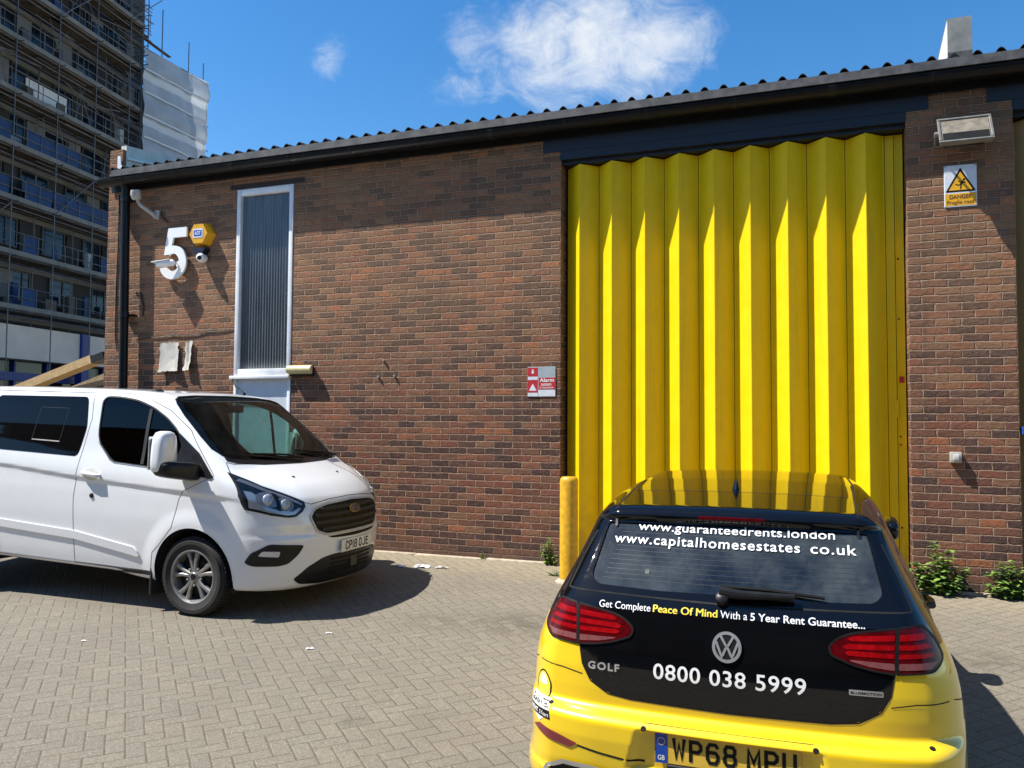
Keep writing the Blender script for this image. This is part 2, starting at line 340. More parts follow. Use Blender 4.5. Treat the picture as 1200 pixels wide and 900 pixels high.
# ---------------------------------------------------------------- mesh helpers
def link(o, parent=None):
    COL.objects.link(o)
    if parent is not None: o.parent = parent
    return o
def mesh_obj(name, V, Fc, mat, parent=None, smooth=False, sharp=None, normals=None, midx=None):
    me = bpy.data.meshes.new(name); me.from_pydata([tuple(map(float, v)) for v in V], [], [tuple(int(i) for i in f) for f in Fc])
    mats = mat if isinstance(mat, (list, tuple)) else [mat]
    for q in mats: me.materials.append(MATS[q])
    if midx is not None: me.polygons.foreach_set('material_index', np.asarray(midx, np.int32))
    if smooth: me.polygons.foreach_set('use_smooth', np.ones(len(me.polygons), bool))
    me.update()
    if normals is not None: me.normals_split_custom_set_from_vertices([tuple(map(float, n)) for n in normals])
    elif smooth and sharp: me.set_sharp_from_angle(angle=rad(sharp))
    return link(bpy.data.objects.new(name, me), parent)
class MB:
    """collects primitives into one mesh"""
    def __init__(s): s.V = []; s.F = []; s.I = []; s.cur = 0
    def raw(s, V, Fc):
        o = len(s.V); s.V += [tuple(v) for v in V]; s.F += [tuple(i+o for i in f) for f in Fc]; s.I += [s.cur]*len(Fc); return s
    def box(s, x0, x1, y0, y1, z0, z1):
        V = [(x, y, z) for z in (z0, z1) for y in (y0, y1) for x in (x0, x1)]
        return s.raw(V, [(0,2,3,1), (4,5,7,6), (0,1,5,4), (2,6,7,3), (0,4,6,2), (1,3,7,5)])
    def bbox(s, x0, x1, y0, y1, z0, z1, r=.005, seg=2, M=None):
        bm = bmesh.new(); bmesh.ops.create_cube(bm, size=1)
        for v in bm.verts: v.co = Vector(((x0+x1)/2+v.co.x*(x1-x0), (y0+y1)/2+v.co.y*(y1-y0), (z0+z1)/2+v.co.z*(z1-z0)))
        bmesh.ops.bevel(bm, geom=bm.edges[:], offset=r, segments=seg, profile=.5, affect='EDGES')
        if M is not None: bmesh.ops.transform(bm, matrix=M, verts=bm.verts)
        return s.bm(bm)
    def bm(s, bm):
        bm.verts.index_update(); s.raw([v.co[:] for v in bm.verts], [[v.index for v in f.verts] for f in bm.faces]); bm.free(); return s
    def tube(s, pts, r, n=8, caps=True):
        pts = [Vector(p) for p in pts]; rs = r if isinstance(r, (list, tuple)) else [r]*len(pts)
        V = []; Fc = []; up = None
        for i, p in enumerate(pts):
            d = (pts[min(i+1, len(pts)-1)]-pts[max(i-1, 0)]).normalized()
            if up is None: up = Vector((0, 0, 1)) if abs(d.z) < .9 else Vector((1, 0, 0))
            a = d.cross(up)
            a = a.normalized() if a.length > 1e-5 else d.orthogonal().normalized()
            b = a.cross(d).normalized(); up = b
            for k in range(n):
                t = 2*math.pi*k/n; V.append(p+a*(math.cos(t)*rs[i])+b*(math.sin(t)*rs[i]))
        for i in range(len(pts)-1):
            for k in range(n): Fc.append((i*n+k, i*n+(k+1) % n, (i+1)*n+(k+1) % n, (i+1)*n+k))
        if caps: Fc += [tuple(range(n-1, -1, -1)), tuple(range((len(pts)-1)*n, len(pts)*n))]
        return s.raw(V, Fc)
    def lathe(s, prof_, axis=(0,0,1), org=(0,0,0), n=32):
        """prof_: (radius, height) pairs turned about axis"""
        ax = Vector(axis).normalized(); a = ax.orthogonal().normalized(); b = ax.cross(a); o = Vector(org); V = []; Fc = []; m = len(prof_)
        for k in range(n):
            t = 2*math.pi*k/n; e = a*math.cos(t)+b*math.sin(t)
            for r, h in prof_: V.append(o+e*r+ax*h)
        for k in range(n):
            for i in range(m-1): Fc.append((k*m+i, ((k+1) % n)*m+i, ((k+1) % n)*m+i+1, k*m+i+1))
        return s.raw(V, Fc)
    def prism(s, poly, a, b, plane='xz'):
        """polygon extruded between two depths of the remaining axis"""
        n = len(poly)
        def P(p, d): return {'xz': (p[0], d, p[1]), 'xy': (p[0], p[1], d), 'yz': (d, p[0], p[1])}[plane]
        V = [P(p, a) for p in poly]+[P(p, b) for p in poly]
        tri = fill2d(poly)
        Fc = [t for t in tri]+[tuple(i+n for i in reversed(t)) for t in tri]
        Fc += [(i, (i+1) % n, n+(i+1) % n, n+i) for i in range(n)]
        return s.raw(V, Fc)
    def build(s, name, mat, parent=None, smooth=False, sharp=35, fix=True):
        if fix:
            bm = bmesh.new(); vs = [bm.verts.new(v) for v in s.V]
            for f, i in zip(s.F, s.I):
                try: q = bm.faces.new([vs[k] for k in f]); q.material_index = i
                except ValueError: pass
            bmesh.ops.recalc_face_normals(bm, faces=bm.faces)
            bm.verts.index_update()
            V = [v.co[:] for v in bm.verts]; Fc = [[v.index for v in f.verts] for f in bm.faces]; I = [f.material_index for f in bm.faces]; bm.free()
        else: V, Fc, I = s.V, s.F, s.I
        return mesh_obj(name, V, Fc, mat, parent, smooth, sharp, midx=I)
def fill2d(poly):
    n = len(poly)
    r = delaunay_2d_cdt([Vector(p) for p in poly], [], [list(range(n))], 1, 1e-7)
    if len(r[0]) == n:
        mp = [o[0] if o else k for k, o in enumerate(r[3])]
        return [tuple(mp[i] for i in f) for f in r[2]]
    return [tuple(range(n))]
def rounded(pts, r, seg=4):
    out = []; n = len(pts)
    for i in range(n):
        p, a, b = (np.array(pts[k % n], float) for k in (i, i-1, i+1))
        da, db = a-p, b-p; la, lb = np.linalg.norm(da), np.linalg.norm(db)
        rr = r[i] if isinstance(r, (list, tuple)) else r
        t = min(rr, .45*la, .45*lb)
        if t < 1e-4: out.append(tuple(p)); continue
        A, B = p+da/la*t, p+db/lb*t
        for k in range(seg+1):
            u = k/seg; out.append(tuple((1-u)**2*A+2*u*(1-u)*p+u*u*B))
    return out
def mirror_half(h):
    """closed outline from its right half (first coordinate >= 0, from the bottom round to the top)"""
    L = [(-p[0], p[1]) for p in reversed(h)]
    out = list(h)+[p for p in L]
    res = []
    for p in out:
        if not res or math.dist(p, res[-1]) > 1e-4: res.append(p)
    if math.dist(res[0], res[-1]) < 1e-4: res.pop()
    return res
def densify(poly, step, closed=True):
    out = []; n = len(poly)
    for i in range(n if closed else n-1):
        a, b = np.array(poly[i], float), np.array(poly[(i+1) % n], float); k = max(1, int(math.ceil(np.linalg.norm(b-a)/step)))
        for j in range(k): out.append(tuple(a+(b-a)*j/k))
    if not closed: out.append(tuple(poly[-1]))
    return out
def in_poly(P, poly):
    P = np.asarray(P); x, y = P[:, 0], P[:, 1]; c = np.zeros(len(P), bool); n = len(poly)
    for i in range(n):
        x0, y0 = poly[i]; x1, y1 = poly[(i+1) % n]
        if y0 == y1: continue
        c ^= ((y0 > y) != (y1 > y)) & (x < (x1-x0)*(y-y0)/(y1-y0)+x0)
    return c
def empty(name, loc, rot=(0,0,0), label=None, cat=None, group=None):
    o = bpy.data.objects.new(name, None); o.empty_display_size = .2; o.location = loc; o.rotation_euler = rot; COL.objects.link(o)
    return tag(o, label, cat, group)
def tag(o, label=None, cat=None, group=None, kind=None):
    for k, v in (('label', label), ('category', cat), ('group', group), ('kind', kind)):
        if v: o[k] = v
    return o
def copy_tree(o, parent=None):
    c = o.copy(); COL.objects.link(c)
    if parent is not None: c.parent = parent
    for ch in list(o.children): copy_tree(ch, c)
    return c

_txt_cache = {}
def text2d(body, bold=0.0, extrude=0.0, spacing=1.0, shear=0.0):
    key = (body, bold, extrude, spacing, shear)
    if key not in _txt_cache:
        cu = bpy.data.curves.new('t', 'FONT'); cu.body = body; cu.size = 1; cu.offset = bold; cu.extrude = extrude; cu.space_character = spacing; cu.shear = shear; cu.resolution_u = 4
        ob = bpy.data.objects.new('t', cu); COL.objects.link(ob)
        dg = bpy.context.evaluated_depsgraph_get(); me = bpy.data.meshes.new_from_object(ob.evaluated_get(dg))
        V = np.array([v.co[:] for v in me.vertices]); Fc = [tuple(p.vertices) for p in me.polygons]
        bpy.data.objects.remove(ob); bpy.data.curves.remove(cu); bpy.data.meshes.remove(me)
        _txt_cache[key] = (V, Fc)
    V, Fc = _txt_cache[key]; return V.copy(), Fc
def text_fit(body, w, ysc=1.0, h=None, **kw):
    """text scaled to width w with its left end at 0 and baseline at 0; h sets the height of capitals instead of ysc"""
    V, Fc = text2d(body, **kw)
    x0, x1 = V[:, 0].min(), V[:, 0].max(); s = w/(x1-x0)
    V[:, 0] = (V[:, 0]-x0)*s
    if h: 
        top = V[:, 1].max(); V[:, 1] *= h/top
    else: V[:, 1] *= s*ysc
    return V, Fc
def wall_text(name, body, x, z, w, y, mat, parent, h=None, th=.0015, **kw):
    """flat lettering on a surface facing -Y"""
    V, Fc = text_fit(body, w, h=h, **kw)
    P = np.c_[V[:, 0]+x, np.full(len(V), y-th), V[:, 1]+z]
    return mesh_obj(name, P, Fc, mat, parent)

GLY = {'W': [[(0,1),(.22,0),(.5,.78),(.78,0),(1,1)]], 'P': [[(0,0),(0,1),(.72,1),(1,.84),(1,.62),(.72,.46),(.07,.46)]], 'M': [[(0,0),(0,1),(.5,.30),(1,1),(1,0)]],
 '6': [[(1,.82),(.78,1),(.22,1),(0,.8),(0,.2),(.22,0),(.78,0),(1,.2),(1,.40),(.78,.57),(.07,.57)]], 'U': [[(0,1),(0,.2),(.22,0),(.78,0),(1,.2),(1,1)]],
 '8': [[(.5,.53),(.2,.53),(.04,.68),(.04,.86),(.22,1),(.78,1),(.96,.86),(.96,.68),(.8,.53),(.5,.53)],[(.2,.53),(0,.38),(0,.17),(.22,0),(.78,0),(1,.17),(1,.38),(.8,.53)]],
 'C': [[(1,.78),(1,.84),(.78,1),(.22,1),(0,.8),(0,.2),(.22,0),(.78,0),(1,.16),(1,.22)]], '1': [[(.5,0),(.5,1)]], 'O': [[(.5,1),(.22,1),(0,.8),(0,.2),(.22,0),(.78,0),(1,.2),(1,.8),(.78,1),(.5,1)]],
 'J': [[(1,1),(1,.2),(.78,0),(.22,0),(0,.2)]], 'E': [[(1,1),(0,1),(0,0),(1,0)],[(.07,.53),(.85,.53)]]}
def plate_text(s, H=.079, Wc=.050, st=.013, gap=.011, word=.033):
    """registration-plate characters drawn as mitred strokes"""
    V = []; Fc = []; x = 0.
    for ch in s:
        if ch == ' ': x += word-gap; continue
        w = .014 if ch == '1' else Wc
        for line in GLY[ch]:
            L = np.array([(x+st/2+(0 if ch == '1' else p[0]*(w-st)), st/2+p[1]*(H-st)) for p in line]); n = len(L)
            if ch in '1': L[0, 1] -= st/2; L[-1, 1] += st/2
            else:
                for e, f in ((0, 1), (-1, -2)):
                    d = L[e]-L[f]; d /= np.linalg.norm(d)
                    if abs(d[1]) > .99: L[e] = L[e]+d*st/2
            d = np.diff(L, axis=0); d /= np.linalg.norm(d, axis=1)[:, None]; nn = np.c_[-d[:, 1], d[:, 0]]; o = len(V)
            for i in range(n):
                a, b = nn[max(i-1, 0)], nn[min(i, n-2)]; m = a+b; m /= np.linalg.norm(m); k = min(1/max(m@a, .3), 1.9); V += [tuple(L[i]+m*k*st/2), tuple(L[i]-m*k*st/2)]
            Fc += [(o+2*i, o+2*i+1, o+2*i+3, o+2*i+2) for i in range(n-1)]
        x += w+gap
    return np.array(V), Fc
# ---------------------------------------------------------------- curved-panel helpers (patches that follow a Shape)
AX = {'R': (0, 2), 'L': (0, 2), 'F': (1, 2), 'B': (1, 2), 'T': (0, 1)}
VDIR = {'R': (0, -1, 0), 'L': (0, 1, 0), 'F': (1, 0, 0), 'B': (-1, 0, 0), 'T': (0, 0, 1)}
def orient(P, Fc, N):
    out = []
    for f in Fc:
        a, b, c = P[f[0]], P[f[1]], P[f[2]]
        out.append(tuple(f) if np.dot(np.cross(b-a, c-a), N[f[0]]) >= 0 else tuple(reversed(f)))
    return out
def patch(S, view, poly, off=.003, step=.03, thick=0., name='panel', mat='gap', parent=None, smooth=True, curve=None):
    """surface piece with the given outline, lying off metres proud of S"""
    bd = densify(poly, step); n = len(bd)
    A = np.array(bd); lo, hi = A.min(0), A.max(0)
    gx = np.arange(lo[0]+step*.5, hi[0], step); gy = np.arange(lo[1]+step*.5, hi[1], step)
    pts = [Vector(p) for p in bd]
    if len(gx) and len(gy):
        G = np.array([(a, b) for a in gx for b in gy]); G = G[in_poly(G, bd)]
        if len(G):
            dm = np.min(np.linalg.norm(G[:, None, :]-A[None], axis=2), axis=1); G = G[dm > step*.35]
            pts += [Vector(p) for p in G]
    r = delaunay_2d_cdt(pts, [], [list(range(n))], 1, 1e-6)
    Q = np.array([v[:] for v in r[0]]); tri = [tuple(f) for f in r[2]]
    P = S.at(view, Q); N = S.normal(P); tri = orient(P, tri, N)
    o = off if curve is None else curve(Q)
    V = P+N*(np.asarray(o)[:, None] if np.ndim(o) else o)
    NN = N.copy()
    if curve is not None: NN = None
    if thick:
        cnt = {}
        for f in tri:
            for a, b in zip(f, f[1:]+f[:1]): cnt[(a, b)] = cnt.get((a, b), 0)+1
        edge = [(a, b) for (a, b) in cnt if (b, a) not in cnt]
        vs = sorted({i for e in edge for i in e}); mp = {v: len(V)+k for k, v in enumerate(vs)}; mp2 = {v: len(V)+len(vs)+k for k, v in enumerate(vs)}
        V = np.vstack([V, V[vs], V[vs]-N[vs]*thick])
        tri = tri+[(mp[b], mp[a], mp2[a], mp2[b]) for a, b in edge]
        if NN is not None:
            E = np.zeros((len(vs), 3)); ix = {v: k for k, v in enumerate(vs)}
            for a, b in edge:
                e = V[b]-V[a]; q = np.cross(e, N[a]); q = q/max(np.linalg.norm(q), 1e-9); E[ix[a]] += q; E[ix[b]] += q
            E /= np.maximum(np.linalg.norm(E, axis=1), 1e-9)[:, None]
            NN = np.vstack([NN, E, E])
    return mesh_obj(name, V, tri, mat, parent, smooth, normals=NN if smooth else None, sharp=40)
def surf_text(S, view, body, x, z, w, off=.0025, th=0., name='lettering', mat='white_letters', parent=None, h=None, ysc=1., flip=-1, slope=0., dup=0., **kw):
    """lettering laid on a surface; (x, z) is the left end of its baseline as read by someone facing it"""
    V, Fc = text_fit(body, w, h=h, ysc=ysc, **kw)
    if dup:
        n0 = len(V); V = np.vstack([V+np.array([dx*dup, dz*dup, 0]) for dx, dz in ((0, 0), (1, 0), (-1, 0), (0, .6))]); Fc = [tuple(i+k*n0 for i in f) for k in range(4) for f in Fc]; off = off+np.repeat(np.arange(4)*.00015, n0)[:, None]
    Q = np.c_[x+flip*V[:, 0], z+V[:, 1]+slope*V[:, 0]]
    P = S.at(view, Q); N = S.normal(P)
    Fc = orient(P, Fc, N)
    if th <= 0: return mesh_obj(name, P+N*off, Fc, mat, parent)
    n = len(P); cnt = set()
    for f in Fc:
        for a, b in zip(f, f[1:]+f[:1]): cnt.add((a, b))
    edge = [(a, b) for (a, b) in cnt if (b, a) not in cnt]
    W = np.vstack([P+N*(off+th), P+N*.0005])
    return mesh_obj(name, W, Fc+[(b, a, a+n, b+n) for a, b in edge], mat, parent)
def strip(S, view, line, w, off=.0012, step=.03, name='panel_gap', mat='gap', parent=None, closed=False, smooth=True):
    """a ribbon following a line drawn on a surface"""
    L = np.array(densify(line, step, closed)); n = len(L)
    d = np.roll(L, -1, 0)-np.roll(L, 1, 0)
    if not closed: d[0] = L[1]-L[0]; d[-1] = L[-1]-L[-2]
    d /= np.maximum(np.linalg.norm(d, axis=1), 1e-9)[:, None]; nn = np.c_[-d[:, 1], d[:, 0]]
    ww = np.asarray(w) if np.ndim(w) else np.full(n, w)
    Q = np.vstack([L-nn*ww[:, None]/2, L+nn*ww[:, None]/2])
    P = S.at(view, Q); N = S.normal(P); V = P+N*off
    m = n if closed else n-1
    Fc = orient(P, [(i, (i+1) % n, n+(i+1) % n, n+i) for i in range(m)], N)
    return mesh_obj(name, V, Fc, mat, parent, smooth, normals=N if smooth else None)
def reveal(S, view, poly, depth, name, mat, parent, step=.03, off=.0015, lip=.0):
    """the inward edge of an opening: follows its outline and runs depth metres in, with a face lip wide round it"""
    L = np.array(densify(poly, step)); P = S.at(view, L); N = S.normal(P); D = np.array(VDIR[view], float)
    n = len(L); V = np.vstack([P+N*off, P-N*depth]); Fc = [(i, (i+1) % n, n+(i+1) % n, n+i) for i in range(n)]
    if lip:
        d = np.roll(L, -1, 0)-np.roll(L, 1, 0); d /= np.maximum(np.linalg.norm(d, axis=1), 1e-9)[:, None]; nn = np.c_[d[:, 1], -d[:, 0]]
        area = np.sum(L[:, 0]*np.roll(L[:, 1], -1)-np.roll(L[:, 0], -1)*L[:, 1]); nn *= 1 if area > 0 else -1
        P2 = S.at(view, L+nn*lip); N2 = S.normal(P2); V = np.vstack([V, P2+N2*off])
        Fc += [(2*n+i, 2*n+(i+1) % n, (i+1) % n, i) for i in range(n)]
    return mesh_obj(name, V, Fc, mat, parent, True, sharp=40)

class Body:
    """skin of a Shape as a fine quad mesh that can be cut along outlines"""
    def __init__(s, S, gx, gy, gz, inner, zc):
        s.S = S; V = []; Fc = []; key = {}
        x0, x1, y1, z0, z1 = gx[0], gx[-1], gy[-1], gz[0], gz[-1]; xi0, xi1 = inner
        def vid(p):
            k = tuple(round(q, 5) for q in p)
            if k not in key: key[k] = len(V); V.append(p)
            return key[k]
        def grid(A, B, f):
            for i in range(len(A)-1):
                for j in range(len(B)-1): Fc.append((vid(f(A[i], B[j])), vid(f(A[i+1], B[j])), vid(f(A[i+1], B[j+1])), vid(f(A[i], B[j+1]))))
        grid(gx, gz, lambda a, b: (a, -y1, b)); grid(gx, gz, lambda a, b: (a, y1, b))
        grid(gx, gy, lambda a, b: (a, b, z1)); grid(gx, gy, lambda a, b: (a, b, z0))
        grid(gy, gz, lambda a, b: (x0, a, b)); grid(gy, gz, lambda a, b: (x1, a, b))
        O = np.array(V); t = (O[:, 0]-x0)/(x1-x0)
        I = np.c_[xi0+(xi1-xi0)*t, np.zeros(len(O)), np.full(len(O), zc)]
        P = S.hit(I, O-I, 1.0); N = S.normal(P); Fc = orient(P, Fc, N)
        s.bm = bmesh.new(); vs = [s.bm.verts.new(p) for p in P]
        for f in Fc:
            try: s.bm.faces.new([vs[i] for i in f])
            except ValueError: pass
    def plane(s, co, no):
        g = s.bm.verts[:]+s.bm.edges[:]+s.bm.faces[:]; bmesh.ops.bisect_plane(s.bm, geom=g, plane_co=co, plane_no=no, dist=1e-6)
    def cut(s, view, poly, ok=None, thr=.05):
        """cut along an outline drawn in a view; returns the faces inside"""
        ax = AX[view]; k = 3-ax[0]-ax[1]; D = Vector(VDIR[view]); A = np.array(poly); lo, hi = A.min(0)-.01, A.max(0)+.01
        s.bm.normal_update(); cand = []
        for f in s.bm.faces:
            if f.normal.dot(D) < thr: continue
            c = f.calc_center_median()
            if not (lo[0]-.08 < c[ax[0]] < hi[0]+.08 and lo[1]-.08 < c[ax[1]] < hi[1]+.08): continue
            if ok and not ok(c): continue
            xs = [v.co[ax[0]] for v in f.verts]; ys = [v.co[ax[1]] for v in f.verts]
            if max(xs) < lo[0] or min(xs) > hi[0] or max(ys) < lo[1] or min(ys) > hi[1]: continue
            cand.append(f)
        cand = set(cand); n = len(poly)
        for i in range(n):
            a, b = A[i], A[(i+1) % n]
            if np.linalg.norm(b-a) < 1e-6: continue
            slo, shi = np.minimum(a, b)-1e-4, np.maximum(a, b)+1e-4; sub = []
            for f in cand:
                xs = [v.co[ax[0]] for v in f.verts]; ys = [v.co[ax[1]] for v in f.verts]
                if max(xs) < slo[0] or min(xs) > shi[0] or max(ys) < slo[1] or min(ys) > shi[1]: continue
                sub.append(f)
            if not sub: continue
            d = b-a; no = [0, 0, 0]; no[ax[0]] = -d[1]; no[ax[1]] = d[0]; co = [0, 0, 0]; co[ax[0]] = a[0]; co[ax[1]] = a[1]
            geom = list({e for f in sub for e in f.edges})+list({v for f in sub for v in f.verts})+sub
            r = bmesh.ops.bisect_plane(s.bm, geom=geom, plane_co=co, plane_no=no, dist=1e-6)
            cand = {f for f in cand if f.is_valid} | {g for g in r['geom'] if isinstance(g, bmesh.types.BMFace)}
        C = [f for f in cand if f.is_valid]
        if not C: return []
        M = np.array([[f.calc_center_median()[ax[0]], f.calc_center_median()[ax[1]]] for f in C]); q = in_poly(M, poly)
        return [f for f, t in zip(C, q) if t]
    def hole(s, *a, **k): bmesh.ops.delete(s.bm, geom=s.cut(*a, **k), context='FACES')
    def take(s, faces, name, mat, parent, inner='inside_dark', depth=.03):
        """lift faces out as an object of their own, lined on the inside"""
        ix = {}; V = []; Fc = []
        for f in faces:
            q = []
            for v in f.verts:
                if v not in ix: ix[v] = len(V); V.append(v.co[:])
                q.append(ix[v])
            Fc.append(q)
        P = np.array(V); N = s.S.normal(P); n = len(P)
        if inner:
            W = np.vstack([P, P-N*depth]); NN = np.vstack([N, -N]); F2 = Fc+[tuple(i+n for i in reversed(f)) for f in Fc]; I = [0]*len(Fc)+[1]*len(Fc)
            o = mesh_obj(name, W, F2, [mat, inner], parent, True, normals=NN, midx=I)
        else: o = mesh_obj(name, P, Fc, mat, parent, True, normals=N)
        bmesh.ops.delete(s.bm, geom=list(faces), context='FACES'); return o
    def rest(s, name, mat, parent, **k): return s.take([f for f in s.bm.faces], name, mat, parent, **k)
def lin(*seg):
    """graded grid lines: (start, stop, step) pieces"""
    out = []
    for a, b, st in seg: out += list(np.linspace(a, b, max(1, int(round((b-a)/st)))+1)[:-1])
    return out+[seg[-1][1]]
# ---------------------------------------------------------------- car surface shapes (implicit, metres)
def prof(pts, blur=0.0, n=3000):
    """piecewise-linear profile through (t, value), softened by a gaussian of width blur"""
    t = np.array([p[0] for p in pts], float); v = np.array([p[1] for p in pts], float)
    o = np.argsort(t); t, v = t[o], v[o]
    T = np.linspace(t[0]-.5, t[-1]+.5, n)
    s0 = (v[1]-v[0])/(t[1]-t[0]); s1 = (v[-1]-v[-2])/(t[-1]-t[-2])
    V = np.interp(T, t, v); V = np.where(T < t[0], v[0]+s0*(T-t[0]), V); V = np.where(T > t[-1], v[-1]+s1*(T-t[-1]), V)
    if blur > 0:
        d = T[1]-T[0]; k = int(max(3, 3*blur/d)); w = np.exp(-.5*((np.arange(-k, k+1)*d)/blur)**2); w /= w.sum()
        V = np.convolve(np.pad(V, k, mode='edge'), w, mode='valid')
    return lambda q: np.interp(q, T, V)
def smax(a, b, k):
    h = np.clip(.5+.5*(a-b)/k, 0, 1)
    return b+(a-b)*h+k*h*(1-h)
def sstep(e0, e1, x):
    t = np.clip((x-e0)/(e1-e0), 0, 1); return t*t*(3-2*t)

class Shape:
    def __init__(s, g, centre): s.g = g; s.c = centre
    def hit(s, O, D, t1):
        """march from inside points O along D to the surface"""
        O = np.asarray(O, float); D = np.asarray(D, float); n = len(O)
        lo = np.zeros(n); hi = np.full(n, float(t1))
        ts = np.linspace(0, t1, 60); prev = np.zeros(n); done = np.zeros(n, bool)
        for t in ts[1:]:
            v = s.g(O+D*t); new = (v > 0) & ~done
            lo[new] = prev[new]; hi[new] = t; done |= new; prev[~done] = t
        for _ in range(32):
            m = (lo+hi)/2; v = s.g(O+D*m[:, None]); pos = v > 0
            hi = np.where(pos, m, hi); lo = np.where(pos, lo, m)
        return O+D*((lo+hi)/2)[:, None]
    def outer(s, O, D, t1):
        """first surface met coming from outside (from O+D*t1 back towards O)"""
        O = np.asarray(O, float); D = np.asarray(D, float); n = len(O)
        hi = np.full(n, float(t1)); lo = np.zeros(n); done = np.zeros(n, bool)
        ts = np.linspace(t1, 0, 110); prev = np.full(n, float(t1))
        for t in ts[1:]:
            v = s.g(O+D*t); new = (v <= 0) & ~done
            lo[new] = t; hi[new] = prev[new]; done |= new; prev[:] = t
        lo[~done] = 0; hi[~done] = 1e-6
        for _ in range(32):
            m = (lo+hi)/2; v = s.g(O+D*m[:, None]); pos = v > 0
            hi = np.where(pos, m, hi); lo = np.where(pos, lo, m)
        return O+D*((lo+hi)/2)[:, None]
    def normal(s, P, h=2.5e-3):
        P = np.asarray(P, float); G = np.zeros_like(P)
        for i in range(3):
            e = np.zeros(3); e[i] = h; G[:, i] = s.g(P+e)-s.g(P-e)
        return G/np.maximum(np.linalg.norm(G, axis=1), 1e-9)[:, None]
    def at(s, view, Q):
        """surface points for 2-D view coordinates: R/L (x,z)  F/B (y,z)  T (x,y)"""
        Q = np.asarray(Q, float); n = len(Q); z = np.zeros(n); o = np.ones(n); cx, cz = s.c[view]
        if view in 'RL':
            sg = -1 if view == 'R' else 1
            return s.outer(np.c_[Q[:, 0], z, Q[:, 1]], np.c_[z, sg*o, z], 1.3)
        if view in 'FB':
            sg = 1 if view == 'F' else -1
            return s.outer(np.c_[o*cx, Q[:, 0], Q[:, 1]], np.c_[sg*o, z, z], 2.6)
        return s.outer(np.c_[Q[:, 0], Q[:, 1], o*cz], np.c_[z, z, o], 2.0)

# --- white people-carrier van: x forward from the front axle, y to its left, z up from the ground
_vT = prof([(1.25,.88),(1.08,.99),(1.0,1.05),(.80,1.145),(.52,1.245),(.38,1.295),(.0,1.60),(-.43,1.915),(-.58,1.955),(-.85,1.972),(-1.3,1.982),(-2.4,1.98),(-3.95,1.955)], .035)
_vW = prof([(.15,.90),(.30,.925),(.42,.944),(.62,.962),(.80,.974),(1.00,.978),(1.20,.968),(1.30,.955),(1.60,.905),(1.85,.85),(2.0,.81)], .03)
_vXF = prof([(.10,.80),(.22,.93),(.30,.985),(.42,1.02),(.55,1.040),(.68,1.048),(.715,1.046),(.74,1.028),(.82,1.026),(.95,1.005),(1.05,.97),(1.3,.80)], .010)
_vcr = prof([(-3.9,1.27),(-2.3,1.205),(-1.3,1.135),(-.12,1.08),(.35,1.06),(.9,1.03)], .1)
def van_g(P):
    x, y, z = P[:, 0], P[:, 1], P[:, 2]; ay = np.abs(y)
    s = z-_vcr(x)
    W = _vW(z)+.013*sstep(-.035, .01, s)*(1-sstep(.03, .30, s))*(1-sstep(.2, .6, x))
    W = W-.004*sstep(-.30, -.05, s)*(1-sstep(-.05, 0, s))
    for xw in (0., -2.933):
        r = np.hypot(x-xw, z-.36); W = W+.014*(1-sstep(.44, .60, r))
    W = W-.05*np.clip((x-.15)/.75, 0, 1)**2-.03*np.clip((-x-2.9)/1.0, 0, 1)**2
    a = ay-W
    b = (z-_vT(x+.06*ay**2+.06*np.maximum(ay-.45, 0)**2)+.03*ay**2+.02*np.maximum(ay-.55, 0)**2)*.80
    bulge = .012*(1-sstep(.50, .62, ay))*sstep(.25, .4, x)
    b = b-bulge
    c = x-(_vXF(z)-.31*ay**2-.55*np.maximum(ay-.5, 0)**2)
    d = -x-3.97+.05*ay**2+.06*np.maximum(z-1.2, 0)
    e = .26+.04*sstep(-.5,-1.0,x)-z
    g = smax(a, b, .11)
    g = smax(g, c, .17)
    g = smax(g, d, .12)
    return smax(g, e, .05)
VAN = Shape(van_g, dict(R=(0,0), L=(0,0), F=(-1.2,0), B=(-2.5,0), T=(0,.75)))

# --- yellow and black hatchback: x forward from the rear bumper, y to its left, z up from the ground
_gT = prof([(-.1,1.37),(.36,1.412),(.8,1.447),(1.3,1.472),(1.9,1.480),(2.3,1.465),(2.58,1.41),(3.16,1.02),(3.3,.985),(3.7,.915),(4.05,.80),(4.25,.66)], .05)
_gW = prof([(.10,.77),(.20,.83),(.32,.858),(.50,.863),(.66,.867),(.78,.858),(.85,.845),(.885,.832),(.95,.806),(1.00,.783),(1.15,.715),(1.30,.645),(1.41,.60),(1.5,.52)], .012)
_gR = prof([(.12,.22),(.20,.13),(.28,.06),(.36,.028),(.44,.012),(.55,.0),(.612,.0),(.630,.012),(.648,.052),(.662,.066),(.72,.062),(.80,.062),(.88,.070),(.95,.086),(1.00,.100),(1.035,.112),(1.06,.128),(1.12,.172),(1.20,.235),(1.28,.303),(1.335,.352),(1.350,.364),(1.358,.346),(1.364,.340),(1.392,.343),(1.412,.36),(1.5,.44)], .005)
_gF = prof([(.1,4.05),(.2,4.18),(.35,4.245),(.5,4.258),(.62,4.23),(.75,4.16),(.9,3.9)], .03)
